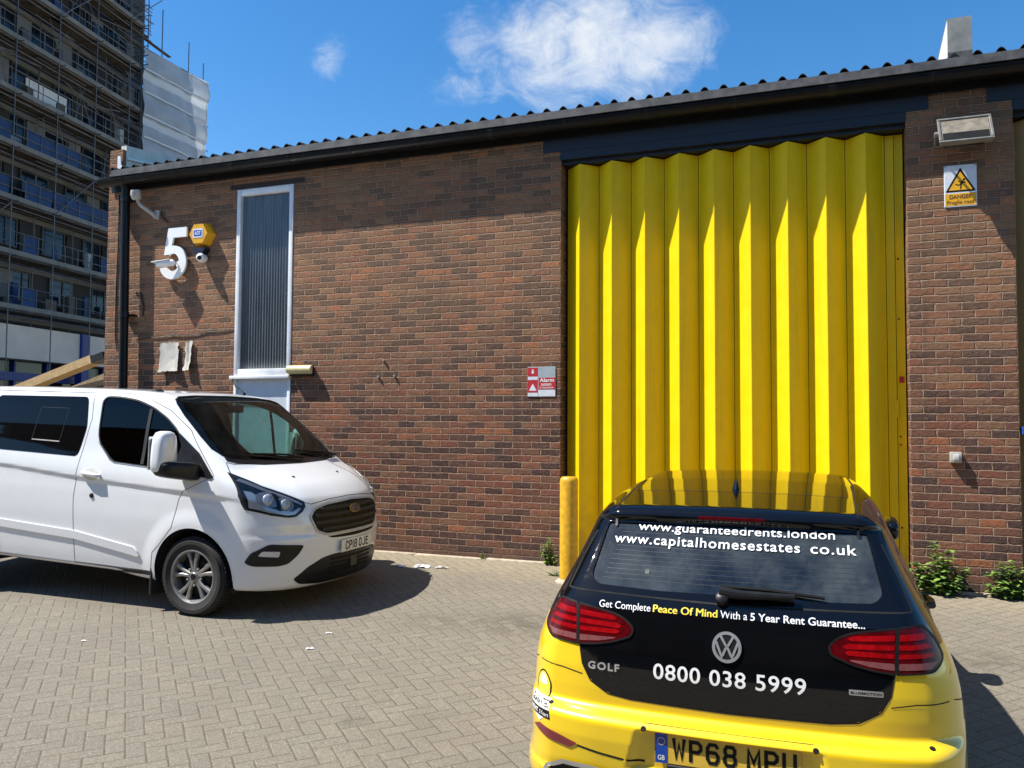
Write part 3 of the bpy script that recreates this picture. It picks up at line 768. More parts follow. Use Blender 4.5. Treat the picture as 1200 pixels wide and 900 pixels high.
def golf_g(P):
    x, y, z = P[:, 0], P[:, 1], P[:, 2]; ay = np.abs(y)
    W = _gW(z)
    tap = np.clip((1.25-x)/1.25, 0, 1.2)
    W = W-.085*tap**2*sstep(.95, 1.25, z)-.045*tap**2*(1-sstep(.95, 1.25, z))*sstep(.3,.5,z)-.03*tap**2
    W = W-.09*np.clip((x-3.2)/1.05, 0, 1)**2
    for xw in (.78, 3.40):
        r = np.hypot(x-xw, z-.33); W = W+.016*(1-sstep(.40, .58, r))
    a = ay-W
    b = (z-_gT(x+.08*ay**2)+.05*ay**2+.06*np.maximum(ay-.40, 0)**2)*.93
    R = _gR(z)+.085*ay**2+.62*np.maximum(ay-.48, 0)**2
    R = R+.030*sstep(.445, .47, z)*(1-sstep(.598, .612, z))*(1-sstep(.30, .36, ay-(.53-z)*.25))
    R = R-.012*sstep(.30,.335,z)*(1-sstep(.385,.405,z))
    c = (R-x)*.9
    d = x-(_gF(z)-.20*ay**2-.5*np.maximum(ay-.5, 0)**2)
    e = .17-z
    g = smax(a, b, .085)
    g = smax(g, c, .05+.11*sstep(.45,.8,ay)*1.0)
    g = smax(g, d, .12)
    return smax(g, e, .04)
GOLF = Shape(golf_g, dict(R=(0,0), L=(0,0), F=(1.9,0), B=(1.2,0), T=(0,.6)))
# ---------------------------------------------------------------- ground
def gz(y):
    y = np.asarray(y, float)
    return np.interp(-y, [-1, 0, .15, 2.9, 5.0, 7.0, 400], [0, 0, -.004, -.145, -.19, -.195, -.195])
def build_ground():
    xs = np.r_[-400, -120, -60, -30, np.arange(-16, 12.1, 1.), 25, 60, 120, 400]; ys = np.r_[-400, -120, -40, -20, np.arange(-10, .01, .25), .5, 2, 8, 20, 45, 120, 400]
    V = [(x, y, float(gz(y))) for y in ys for x in xs]; n = len(xs)
    Fc = [(j*n+i, j*n+i+1, (j+1)*n+i+1, (j+1)*n+i) for j in range(len(ys)-1) for i in range(n-1)]
    tag(mesh_obj('ground', V, Fc, 'block_paving', smooth=True), kind='structure')
    k = MB()
    for a, b in ((-6.67, -4.46), (-3.55, .0), (3.5, 4.41)):
        x = a
        while x < b-.05:
            L = min(.9, b-x); k.bbox(x+.004, x+L-.004, -.085+random.uniform(-.006, .006), .002, -.1, .012+random.uniform(-.003, .004), .006); x += L
    tag(k.build('kerb_edging', 'concrete', smooth=True), kind='structure')
build_ground()

# ---------------------------------------------------------------- the brick industrial unit
ROOF_P = rad(6.5)
def build_unit():
    B = empty('warehouse', (0, 0, 0), label='brown brick industrial unit with a yellow folding door and a tall ribbed window', cat='building')
    T = .33; WT = 4.76
    # left wall, with the window and panel opening
    def wall(rects, name, mat):
        m = MB()
        for r in rects: m.box(*r)
        return m.build(name, mat, B)
    L0, L1, W0, W1, WZ = -6.672, 0., -4.444, -3.56, 4.588
    # one continuous front with rectangular opening (faces butt edge to edge)
    V = []; Fc = []
    def q(a, b, c, d):
        i = len(V); V.extend([a, b, c, d]); Fc.append((i, i+1, i+2, i+3))
    def rect(x0, x1, z0, z1): q((x0, 0, z0), (x1, 0, z0), (x1, 0, z1), (x0, 0, z1))
    zb = -.35
    rect(L0, W0, zb, WT); rect(W1, L1, zb, WT); rect(W0, W1, WZ, WT)
    q((L1, 0, zb), (L1, T, zb), (L1, T, WT), (L1, 0, WT)); q((L0, T, zb), (L0, 0, zb), (L0, 0, WT), (L0, T, WT))
    q((W0, 0, zb), (W0, T, zb), (W0, T, WZ), (W0, 0, WZ)); q((W1, T, zb), (W1, 0, zb), (W1, 0, WZ), (W1, T, WZ)); q((W0, T, WZ), (W1, T, WZ), (W1, 0, WZ), (W0, 0, WZ))
    q((L0, 0, WT), (L1, 0, WT), (L1, T, WT), (L0, T, WT))
    # side wall running back from the corner
    q((L0, 14, zb), (L0, T, zb), (L0, T, WT), (L0, 14, WT+1.5))
    mesh_obj('brick_wall', V, Fc, 'brick_main', B)
    m = MB(); m.box(-6.672, -6.44, .004, T, WT+.002, 5.36); m.build('corner_upstand', 'brick_main', B)
    wall([(3.5028, 4.4028, 0, T, zb, 4.60), (3.70, 4.20, .003, T-.01, 4.6002, 4.78)], 'brick_pier', 'brick_pier')
    wall([(W0-.11, W1+.16, -.004, .06, 4.592, 4.655)], 'window_lintel', 'window_soldier')
    # steel lintels over the doors and the fascia behind the gutter
    m = MB(); m.box(-.006, 3.500, -.006, .30, 4.505, 4.602); m.box(-.205, 3.70, -.012, .30, 4.602, 4.80); m.build('lintel_beam', 'navy_steel', B)
    m = MB(); m.box(4.405, 9.0, -.006, .30, 4.505, 4.602); m.box(4.20, 9.0, -.012, .30, 4.602, 4.80); m.build('lintel_beam', 'navy_steel', B)
    m = MB(); m.box(-6.60, 9.0, -.030, -.014, 4.74, 4.97); m.build('fascia_board', 'black_plastic', B)
    m = MB(); m.box(-6.60, 9.0, -.248, -.031, 4.880, 4.895); m.build('soffit_strip', 'black_plastic', B)
    m = MB(); m.box(-6.36, 9.0, -.275, -.249, 4.880, 4.965); m.build('eaves_flashing', 'grey_flashing', B)
    # gutter: half round channel with joints and brackets
    pr_ = []
    for k in range(13):
        t = math.pi+math.pi*k/12; pr_.append((-.175+.090*math.cos(t), 4.862+.088*math.sin(t)))
    inner = [(-.175+(y+.175)*.94, 4.862+(z-4.862)*.94) for y, z in reversed(pr_)]
    m = MB(); m.prism(pr_+inner, -6.62, 9.0, 'yz'); g = m.build('gutter', 'black_gutter', B, smooth=True, sharp=40)
    for x in np.arange(-6.2, 9, .9):
        m = MB(); w = .07 if int(round((x+6.2)/.9)) % 4 == 2 else .022
        o2 = [(-.175+(y+.175)*1.05, 4.862+(z-4.862)*1.05) for y, z in pr_]
        m.prism(o2+[(y, z+.001) for y, z in reversed(pr_)], x, x+w, 'yz'); m.box(x, x+w, -.081, -.030, 4.845, 4.862); m.build('gutter_bracket', 'black_plastic', g, smooth=True, sharp=40)
    # corrugated roof sheet, low pitch
    P = .19; us = np.arange(-6.45, 9.0, P/12); s = math.tan(ROOF_P)
    hz = np.array([.058*max(0., math.cos(1.9*math.pi*((u/P) % 1-.5)))**.8*(abs(((u/P) % 1)-.5) < .26) for u in us])
    V = []; n = len(us)
    for y, dz in ((-.242, 0), (6.0, 0), (14.0, 0)):
        for u, h in zip(us, hz): V.append((u, y, 4.966+(y+.242)*s+h))
    for y in (-.242, 6.0, 14.0):
        for u, h in zip(us, hz): V.append((u, y, 4.958+(y+.242)*s+h))
    Fc = []
    for r in range(2):
        for i in range(n-1): Fc += [(r*n+i, r*n+i+1, (r+1)*n+i+1, (r+1)*n+i), ((3+r)*n+i+1, (3+r)*n+i, (4+r)*n+i, (4+r)*n+i+1)]
    for i in range(n-1): Fc.append((3*n+i, 3*n+i+1, i+1, i))
    mesh_obj('roof_sheet', V, Fc, 'sheet_roof', B)
    # pale verge flashing going back up the left edge, torn at the eaves corner
    m = MB(); yb = 9.0
    V = [(-6.53, .06, 4.97), (-6.53, .06, 5.43), (-6.53, yb, 5.43+yb*s), (-6.53, yb, 4.97+yb*s), (-6.435, .06, 4.97), (-6.435, .06, 5.43), (-6.435, yb, 5.43+yb*s), (-6.435, yb, 4.97+yb*s)]
    m.raw(V, [(0, 3, 2, 1), (4, 5, 6, 7), (1, 2, 6, 5), (0, 1, 5, 4), (0, 4, 7, 3), (3, 7, 6, 2)]); vf = m.build('verge_flashing', 'verge_pale', B); m = MB(); m.raw([(-6.433, .06, 5.225), (-6.40, .06, 5.225), (-6.40, yb, 5.225+yb*s), (-6.433, yb, 5.225+yb*s), (-6.433, .06, 5.255), (-6.40, .06, 5.255), (-6.40, yb, 5.255+yb*s), (-6.433, yb, 5.255+yb*s)], [(0, 3, 2, 1), (4, 5, 6, 7), (0, 1, 5, 4), (1, 2, 6, 5), (2, 3, 7, 6), (3, 0, 4, 7)]); m.build('edge_strip', 'white_metal', vf)
    m = MB(); m.prism([(-6.50, 5.03), (-6.46, 4.99), (-6.43, 5.02), (-6.37, 4.965), (-6.385, 5.06), (-6.41, 5.10), (-6.44, 5.13), (-6.45, 5.25), (-6.50, 5.26)], -.03, -.015)
    m.build('torn_flashing', 'white_metal', B)
    # down pipe, leaning slightly, with collars
    m = MB(); top = (-6.228, -.13, 4.74); bot = (-6.148, -.13, -.12); m.tube([top, bot], .058, 16); m.tube([(-6.228, -.170, 4.86), (-6.228, -.165, 4.79), top], .05, 12)
    dp = m.build('down_pipe', 'black_gutter', B, smooth=True)
    for t in (.03, .36, .69, .95):
        c = Vector(top).lerp(Vector(bot), t); d = (Vector(bot)-Vector(top)).normalized(); m = MB(); m.tube([c-d*.04, c+d*.04], .066, 16); m.box(c.x-.10, c.x+.10, -.075, -.003, c.z-.012, c.z+.012); m.build('pipe_collar', 'black_plastic', dp, smooth=True)
    # ---- tall window over a pale panel
    fw = .062
    win = MB(); y0, y1 = -.012, .06
    z0, z1 = 2.135, WZ-.004
    win.bbox(W0+.004, W0+fw, y0, y1, z0, z1, .006); win.bbox(W1-fw, W1-.004, y0, y1, z0, z1, .006)
    win.bbox(W0+fw+.001, W1-fw-.001, y0+.002, y1, z1-.085, z1, .006); win.bbox(W0+fw+.001, W1-fw-.001, y0+.002, y1, z0, z0+.085, .006)
    wo = win.build('window_frame', 'white_upvc', B, smooth=True)
    m = MB(); m.bbox(W0-.035, W1+.005, -.055, .06, 2.085, 2.132, .008); m.build('window_sill', 'white_upvc', wo, smooth=True)
    # ribbed translucent pane
    xs = np.linspace(W0+fw, W1-fw, 200); V = []; Fc = []
    for z in (z0+.085, z1-.085):
        for x in xs: V.append((x, .045+.006*math.sin(2*math.pi*(x-W0)/.042), z))
    n = len(xs); Fc = [(i, i+1, n+i+1, n+i) for i in range(n-1)]
    mesh_obj('ribbed_pane', V, Fc, 'ribbed_pane', wo, True)
    m = MB(); m.box(W0+fw, W1-fw, .052, .075, 3.235, 3.27); m.build('glazing_bar', 'dull_white', wo)
    m = MB(); m.box(W0+.01, W1-.01, .30, .32, .0, WZ); m.build('dark_backing', 'inside_dark', wo)
    p = MB(); p.box(W0+.045, W1-.05, .015, .06, -.3, 2.083); pn = p.build('door_panel', 'pale_panel', B)
    m = MB(); m.bbox(W0+.004, W0+.044, -.008, .06, -.3, 2.083, .005); m.bbox(W1-.05+.001, W1-.004, -.008, .06, -.3, 2.083, .005); m.build('door_frame', 'white_upvc', pn, smooth=True)
    # ---- yellow folding shutter: nineteen tall leaves
    X0, PP, H, YR, ZT = .2117, .3664, .168, .022, 4.449
    folding('folding_door', 'yellow_door', B, X0, PP, 9, H, YR, ZT, 3.492)
    folding('folding_door', 'tan_door', B, 4.62, PP, 9, H, .04, ZT, 7.95, label='tan folding door beside the brick pier', first=4.41)
    m = MB(); m.box(-6.3, 9.0, 5.4, 5.5, -.3, 5.4); m.build('rear_wall', 'inside_dark', B)
    return B
def folding(name, mat, B, X0, PP, nr, H, YR, ZT, xend, label=None, first=None):
    D = empty(name, (0, 0, 0)); D.parent = B
    if label: D['label'] = label
    zb = -.015; th = .016
    def leaf(a, b, nm='door_leaf', inset=.003):
        a, b = Vector((*a, 0)), Vector((*b, 0)); d = (b-a); L = d.length; d.normalize(); n = Vector((d.y, -d.x, 0))
        m = MB(); lip = .014
        # shallow pan: raised rims along both edges and a plain field
        sec = [(inset, 0), (lip, 0), (lip+.006, -.0035), (L-lip-.006, -.0035), (L-lip, 0), (L-inset, 0), (L-inset, -th), (inset, -th)]
        V = []; k = len(sec)
        for z in (zb, ZT):
            for s, o in sec: V.append(a+d*s+n*o+Vector((0, 0, z)))
        Fc = [(i, (i+1) % k, k+(i+1) % k, k+i) for i in range(k)]+[tuple(range(k)), tuple(range(2*k-1, k-1, -1))]
        m.raw(V, Fc); return m.build(nm, mat, D)
    yv = YR+H
    if first is not None:
        leaf((first, yv-.02), (X0-PP/2, yv-.02))
    for i in range(nr):
        x = X0+PP*i
        leaf((x-PP/2, yv), (x, YR)); leaf((x, YR), (x+PP/2, yv))
    xl = X0+PP*(nr-1)+PP/2
    mid = (xl+xend)/2
    leaf((xl, yv), (mid, yv)); last = leaf((mid, yv), (xend, yv))
    if mat == 'yellow_door':
        m = MB()
        for z in (1.44, 1.36, 3.2, 2.6, .55): m.lathe([(0, .004), (.007, .004), (.009, 0)], (0, -1, 0), (mid+.025, yv-.001, z), 10)
        m.build('bolt_heads', 'ink_black', last)
        m = MB(); m.bbox(mid-.012, mid+.012, yv-.018, yv, 1.63, 1.80, .004); m.build('door_handle', 'yellow_door', last)
        m = MB(); m.bbox(xend-.06, xend-.02, yv-.012, yv+.002, 1.97, 2.03, .003); m.build('lock_label', 'sign_red', last)
    m = MB(); m.box(X0-PP/2-.03 if first is None else first, xend, YR+.03, yv+.06, ZT+.012, ZT+.055); m.build('door_track', 'navy_steel', D)
    m = MB(); m.box(X0-PP/2-.03 if first is None else first, xend+.01, yv+.05, yv+.06, -.3, ZT+.06); m.build('dark_backing', 'inside_dark', D)
def ribbed():
    m, T, b = _new('ribbed_pane')
    co = T.add('ShaderNodeTexCoord').outputs['Object']; x, y, z = T.sep(co)[:3]
    st = T.noise(T.comb(T.m('MULTIPLY', x, 22.), 0., T.m('MULTIPLY', z, .8)), 1.5, 5, .6)
    c = T.mix(T.range(st, .3, .7), (.060, .066, .075), (.115, .12, .125))
    dirt_haze = T.m('MULTIPLY', T.range(T.m('ADD', z, T.m('MULTIPLY', st, .25)), 2.50, 2.28), .75)
    c = T.mix(dirt_haze, c, (.30, .30, .28))
    T.put(b.inputs['Base Color'], c); b.inputs['Roughness'].default_value = .16; b.inputs['Specular IOR Level'].default_value = .8
ribbed()
UNIT = build_unit()

# ---------------------------------------------------------------- the tower block under scaffolding, far left
TA = Vector((-32.773, 21.063, -.2)); TROT = rad(100)
LIFT = [6.80+2.55*k for k in range(8)]
def build_tower():
    B = empty('tower_block', TA, (0, 0, TROT), 'grey concrete tower block being refurbished behind scaffolding', 'building')
    S0, S1 = -16.0, 8.35
    m = MB(); m.box(S0, S1, 1.5, 12, 6.2, 30); m.build('tower_wall', 'tower_render', B); m = MB(); m.box(S1+.01, 14.5, 1.6, 9, 0, 21.2); m.build('sheeting_shade_block', 'tower_render', B)  # second box: unseen block added to keep sun off the lower sheeting
    m = MB(); m.box(S0, S1-.5, .35, 12, 4.55, 6.15); m.build('podium_fascia', 'cream_render', B)
    m = MB(); m.box(S0, S1-.5, 1.2, 11.9, -.1, 4.54); m.build('podium_glazing', 'tower_glass', B)
    for s in np.arange(-14, 6, 2.1):
        m = MB(); m.box(s, s+.12, 1.05, 1.2, 0, 4.54); m.build('podium_mullion', 'blue_paint', B)
    m = MB(); m.box(S0, S1-.5, .95, 1.19, 3.55, 3.95); m.build('podium_rail', 'blue_paint', B)
    m = MB(); m.box(2.15, 2.75, .20, .60, -.1, 6.16); m.build('podium_column', 'blue_paint', B)
    rnd = random.Random(3)
    for k, z in enumerate(LIFT[:7]):
        m = MB(); m.box(S0, S1, 1.42, 1.5, z-.32, z-.06); m.build('floor_band', 'tower_pale', B)
        s = S0+.6; i = 0
        while s < S1-2.0:
            w = rnd.uniform(1.2, 1.9)
            f = MB()
            f.box(s, s+w, 1.40, 1.5, z+.75, z+.82); f.box(s, s+w, 1.40, 1.5, z+2.13, z+2.2); f.box(s, s+.07, 1.40, 1.5, z+.82, z+2.13); f.box(s+w-.07, s+w, 1.40, 1.5, z+.82, z+2.13); f.box(s+w*.55, s+w*.55+.06, 1.40, 1.5, z+.82, z+2.13)
            wo = f.build('window', 'tower_frame', B)
            p = MB(); p.box(s+.07, s+w-.07, 1.44, 1.49, z+.82, z+2.13); p.build('pane', 'tower_glass', wo)
            if rnd.random() < .72:
                q = MB(); q.box(s+w+.12, s+w+.12+rnd.uniform(.7, 1.2), 1.38, 1.5, z+.1, z+2.15); q.build('wall_panel', 'tower_pale' if rnd.random() < .6 else 'tower_render', B)
            s += w+rnd.uniform(.9, 1.7); i += 1
    m = MB(); m.box(-.9, 1.9, 1.36, 1.42, LIFT[4]+.3, LIFT[4]+1.75); m.build('wall_panel', 'white_metal', B)
    return B
def build_scaffold():
    B = empty('scaffolding', TA, (0, 0, TROT), 'steel tube scaffolding with boarded lifts wrapped round the tower block', 'scaffolding')
    ss = [-3.06+2.72*k for k in range(-4, 4)]+[6.15]; r = .03; S0, S1 = -14.5, 6.35
    for s in ss:
        for y in (0., 1.15):
            m = MB(); m.tube([(s, y, -.1 if y == 0 else 5.9), (s+.02, y, 27.5 if s > 4 else 30)], r, 6); m.build('standard', 'steel_tube', B, smooth=True)
    for k, z in enumerate(LIFT):
        m = MB(); m.box(S0, S1, .03, 1.15, z, z+.045); m.build('boarded_deck', 'scaffold_board', B)
        m = MB(); m.box(S0, S1, -.02, .02, z+.046, z+.27); m.build('toe_board', 'board_edge', B)
        for dz, y in ((-.06, .06), (.62, .06), (1.12, .06), (-.06, 1.2), (-.45 if k % 2 else -.3, .06)):
            m = MB(); m.tube([(S0, y, z+dz), (S1+.4+.3*((k*3) % 2), y, z+dz+.03)], .026, 6); m.build('ledger', 'steel_tube', B, smooth=True)
        for s in ss:
            m = MB(); m.tube([(s+.08, -.35, z-.03), (s+.08, 1.4, z-.03)], .026, 6); m.build('transom', 'steel_tube', B, smooth=True)
        s0 = ss[(k*2+1) % 8]; m = MB(); m.tube([(s0, -.06, z), (s0+2.72, -.06, z+2.5)], .026, 6); m.build('brace', 'steel_tube', B, smooth=True)
    rnd = random.Random(5)
    for k in range(0, 5):
        for i in range(len(ss)-1):
            if rnd.random() < (.8 if k < 4 else .3):
                a, b = ss[i]+rnd.choice([.05, .9]), ss[i+1]-rnd.choice([.05, .9]); V = []; n = 9
                for z in (0, .45, .95):
                    for q in range(n): V.append((a+(b-a)*q/(n-1), .10+rnd.uniform(-.03, .03), LIFT[k]+.2+z+rnd.uniform(-.03, .03)))
                m = MB(); m.raw(V, [(r_*n+q, r_*n+q+1, (r_+1)*n+q+1, (r_+1)*n+q) for r_ in range(2) for q in range(n-1)]); m.build('debris_net', 'blue_net', B, smooth=True)
    for k, z in enumerate(LIFT):
        for i in range(len(ss)-1):
            a, b = ss[i], ss[i+1]
            m = MB(); m.tube([(a+.9, .06, z), (a+.9, .06, z+1.15)], .02, 6); m.build('guard_post', 'steel_tube', B, smooth=True); m = MB(); m.tube([(a+1.8, .06, z), (a+1.8, .06, z+1.15)], .02, 6); m.build('guard_post', 'steel_tube', B, smooth=True)
            for q in range(2):
                x = rnd.uniform(a+.2, b-.5); w = rnd.uniform(.15, .9); h = rnd.uniform(.2, 1.5); m = MB(); m.bbox(x, x+w, .75, .75+rnd.uniform(.05, .4), z+.046, z+.05+h, .01, 1)
                m.build('stored_material', rnd.choice(['tower_frame', 'scaffold_board', 'blue_net', 'dull_white', 'tower_glass', 'blue_net']), B)
            if k >= 3:
                x = rnd.uniform(a, b); m = MB(); m.tube([(x, .5, z-.1), (x+rnd.uniform(-1.6, 1.6), .5, z+2.3)], .024, 6); m.build('brace', 'steel_tube', B, smooth=True)
                m = MB(); m.tube([(x-1.2, .03, z+1.6+rnd.uniform(-.3, .3)), (x+1.4, .03, z+1.6+rnd.uniform(-.4, .4))], .024, 6); m.build('ledger', 'steel_tube', B, smooth=True)
                m = MB(); m.box(x-.8, x+rnd.uniform(.2, 1.6), .2, .45, z-.18, z-.14); m.build('loose_board', 'scaffold_board', B)
    # loose tubes and boards sticking out past the end against the sky
    z = 22.3
    for dz in (0, .55, 1.1, 1.7, 2.3, 2.9, 3.5):
        m = MB(); m.tube([(4.2, .2, z+dz+.3), (7.0+.5*(dz % 1), .2, z+dz+.3)], .026, 6); m.build('ledger', 'steel_tube', B, smooth=True)
        m = MB(); m.tube([(5.9, -.6, z+dz), (6.3, 2.8, z+dz+.1)], .026, 6); m.build('transom', 'steel_tube', B, smooth=True)
    for s in (6.6, 7.0):
        m = MB(); m.tube([(s, .25, 21.5), (s, .25, 28)], .03, 6); m.build('standard', 'steel_tube', B, smooth=True)
    m = MB(); m.box(5.6, 9.4, .3, .52, 24.35, 24.40); m.build('loose_board', 'scaffold_board', B)
    m = MB(); m.box(5.4, 7.6, .6, .9, 23.8, 23.86); m.build('loose_board', 'scaffold_board', B)
    return B
def build_sheeting():
    X = -33.62; B = empty('sheeted_scaffold', (X, 27.0, -.2), (0, 0, 0), 'white plastic sheeting hung over the far scaffold at the end of the tower', 'sheeting')
    ys = np.linspace(0, 5.25, 22); zs = np.linspace(9.0, 23.35, 44); V = []; rnd = np.random.RandomState(2); ph = rnd.rand(8)*6
    for z in zs:
        for y in ys:
            V.append((.10*math.sin(z*2.46+ph[0])*.5+.05*math.sin(y*2.1+z*.7+ph[1])+.04*math.sin(y*5+ph[2]+z)+(.12*(math.sin(math.pi*((z-9.0) % 1.28)/1.28))), y+.035*math.sin(z*1.7), z))
    n = len(ys); Fc = [(j*n+i, j*n+i+1, (j+1)*n+i+1, (j+1)*n+i) for j in range(len(zs)-1) for i in range(n-1)]
    W = V+[(x-.02, y, z) for x, y, z in V]; N = len(V); F2 = Fc+[tuple(N+i for i in reversed(f)) for f in Fc]
    sh = mesh_obj('plastic_sheeting', W, F2, 'white_sheeting', B, True)
    for z in (22.1, 20.75, 19.4, 18.1, 16.8, 15.5):
        m = MB(); pts = [(.16+.03*math.sin(y*3), y, z+.02*math.sin(y*1.3)) for y in np.linspace(.02, 5.2, 14)]
        for a, b in zip(pts[:-1], pts[1:]): m.raw([(a[0], a[1], a[2]-.06), (b[0], b[1], b[2]-.06), (b[0], b[1], b[2]+.06), (a[0], a[1], a[2]+.06)], [(0, 1, 2, 3)])
        m.build('sheet_seam', 'sheeting_seam', sh)
    for y, h in ((1.55, 26.4), (3.75, 25.4), (5.05, 24.6)):
        m = MB(); m.tube([(-.15, y, 9), (-.15, y, h)], .032, 6); m.build('standard', 'steel_tube', B, smooth=True)
    for y in (.1, 5.3):
        m = MB(); m.tube([(-.2, y, 9), (-.2, y, 23.3)], .03, 6); m.build('standard', 'steel_tube', B, smooth=True)
    m = MB(); m.tube([(-.05, -.1, 23.4), (-.05, 5.45, 23.4)], .03, 6); m.build('ledger', 'steel_tube', B, smooth=True)
    for z in (19.0, 20.6, 17.2):
        m = MB(); m.tube([(-.1, 4.9, z), (-.1, 5.55, z)], .03, 6); m.build('ledger', 'steel_tube', B, smooth=True)
    return B
build_tower(); build_scaffold(); build_sheeting()
def build_canopy():
    B = empty('timber_canopy', (-10.6, 3.0, 0), label='sloping timber canopy with dark capped beams left of the brick corner', cat='canopy')
    def beam(a, b, w, h, nm, mat, cap=True):
        a, b = Vector(a)-B.location, Vector(b)-B.location; d = (b-a).normalized(); n = d.cross(Vector((0, 1, 0))).normalized(); n = n if n.z > 0 else -n
        m = MB(); q = lambda p, y, t: p+Vector((0, y, 0))+n*t
        V = [q(a, 0, 0), q(b, 0, 0), q(b, w, 0), q(a, w, 0), q(a, 0, h), q(b, 0, h), q(b, w, h), q(a, w, h)]
        m.raw(V, [(0, 1, 2, 3), (4, 5, 6, 7), (0, 1, 5, 4), (1, 2, 6, 5), (2, 3, 7, 6), (3, 0, 4, 7)]); o = m.build(nm, mat, B)
        if cap:
            c = MB(); b2 = b+d*.32
            V = [q(b+d*.002, -.01, -.015), q(b2, -.01, -.015), q(b2, w+.01, -.015), q(b+d*.002, w+.01, -.015), q(b+d*.002, -.01, h*.8), q(b2, -.01, h*.8), q(b2, w+.01, h*.8), q(b+d*.002, w+.01, h*.8)]
            c.raw(V, [(0, 1, 2, 3), (4, 5, 6, 7), (0, 1, 5, 4), (1, 2, 6, 5), (2, 3, 7, 6), (3, 0, 4, 7)]); c.build('beam_cap', 'black_plastic' if h > .12 else 'timber', o)
        return o
    beam((-12.6, 3, 1.95), (-10.25, 3, 2.62), .25, .16, 'timber_beam', 'timber')
    beam((-12.4, 3.3, 1.82), (-10.2, 3.3, 2.22), .3, .11, 'timber_beam', 'timber_shade')
    beam((-12.6, 4.2, 1.95), (-10.0, 4.2, 2.72), .25, .14, 'timber_beam', 'timber_shade')
    m = MB(); m.prism([(-2.0, -1.2), (.6, -.9), (.6, -.62), (-2.0, -1.02)], .1, 1.6); o = m.build('canopy_deck', 'timber_shade', B); o.location = (0, 0, 2.75)
    for x in (-1.9, .5):
        m = MB(); m.box(x, x+.1, .5, .6, -.1, 1.9); m.build('post', 'timber_shade', B)
    return B
build_canopy()
# ---------------------------------------------------------------- unseen units added behind the viewer to shade the yard and darken reflections
def build_opposite():
    for x0, x1, h, mt, lab in ((-22, -6, 6.2, 'brick_main', 'unseen brown brick unit added across the yard at its left end'), (-5.6, 9.0, 6.8, 'navy_steel', 'unseen dark clad unit added across the yard facing the yellow door'), (9.4, 26, 6.0, 'brick_main', 'unseen brown brick unit added across the yard at its right end')):
        B = empty('unseen_unit', (x0, -15.5, -.2), (0, 0, 0), lab, 'building', 'unseen units added across the yard'); L = x1-x0
        m = MB(); m.box(0, L, -12, 0, -.1, h); m.build('wall', mt, B)
        m = MB(); m.box(-.2, L+.2, -12.2, .25, h+.001, h+.3); m.build('roof', 'grey_flashing', B)
        k = 1.5
        while k < L-4:
            m = MB(); m.box(k, k+3.2, .002, .06, -.05, 4.2); m.build('shutter_door', 'grey_flashing', B); k += 5.2
build_opposite()
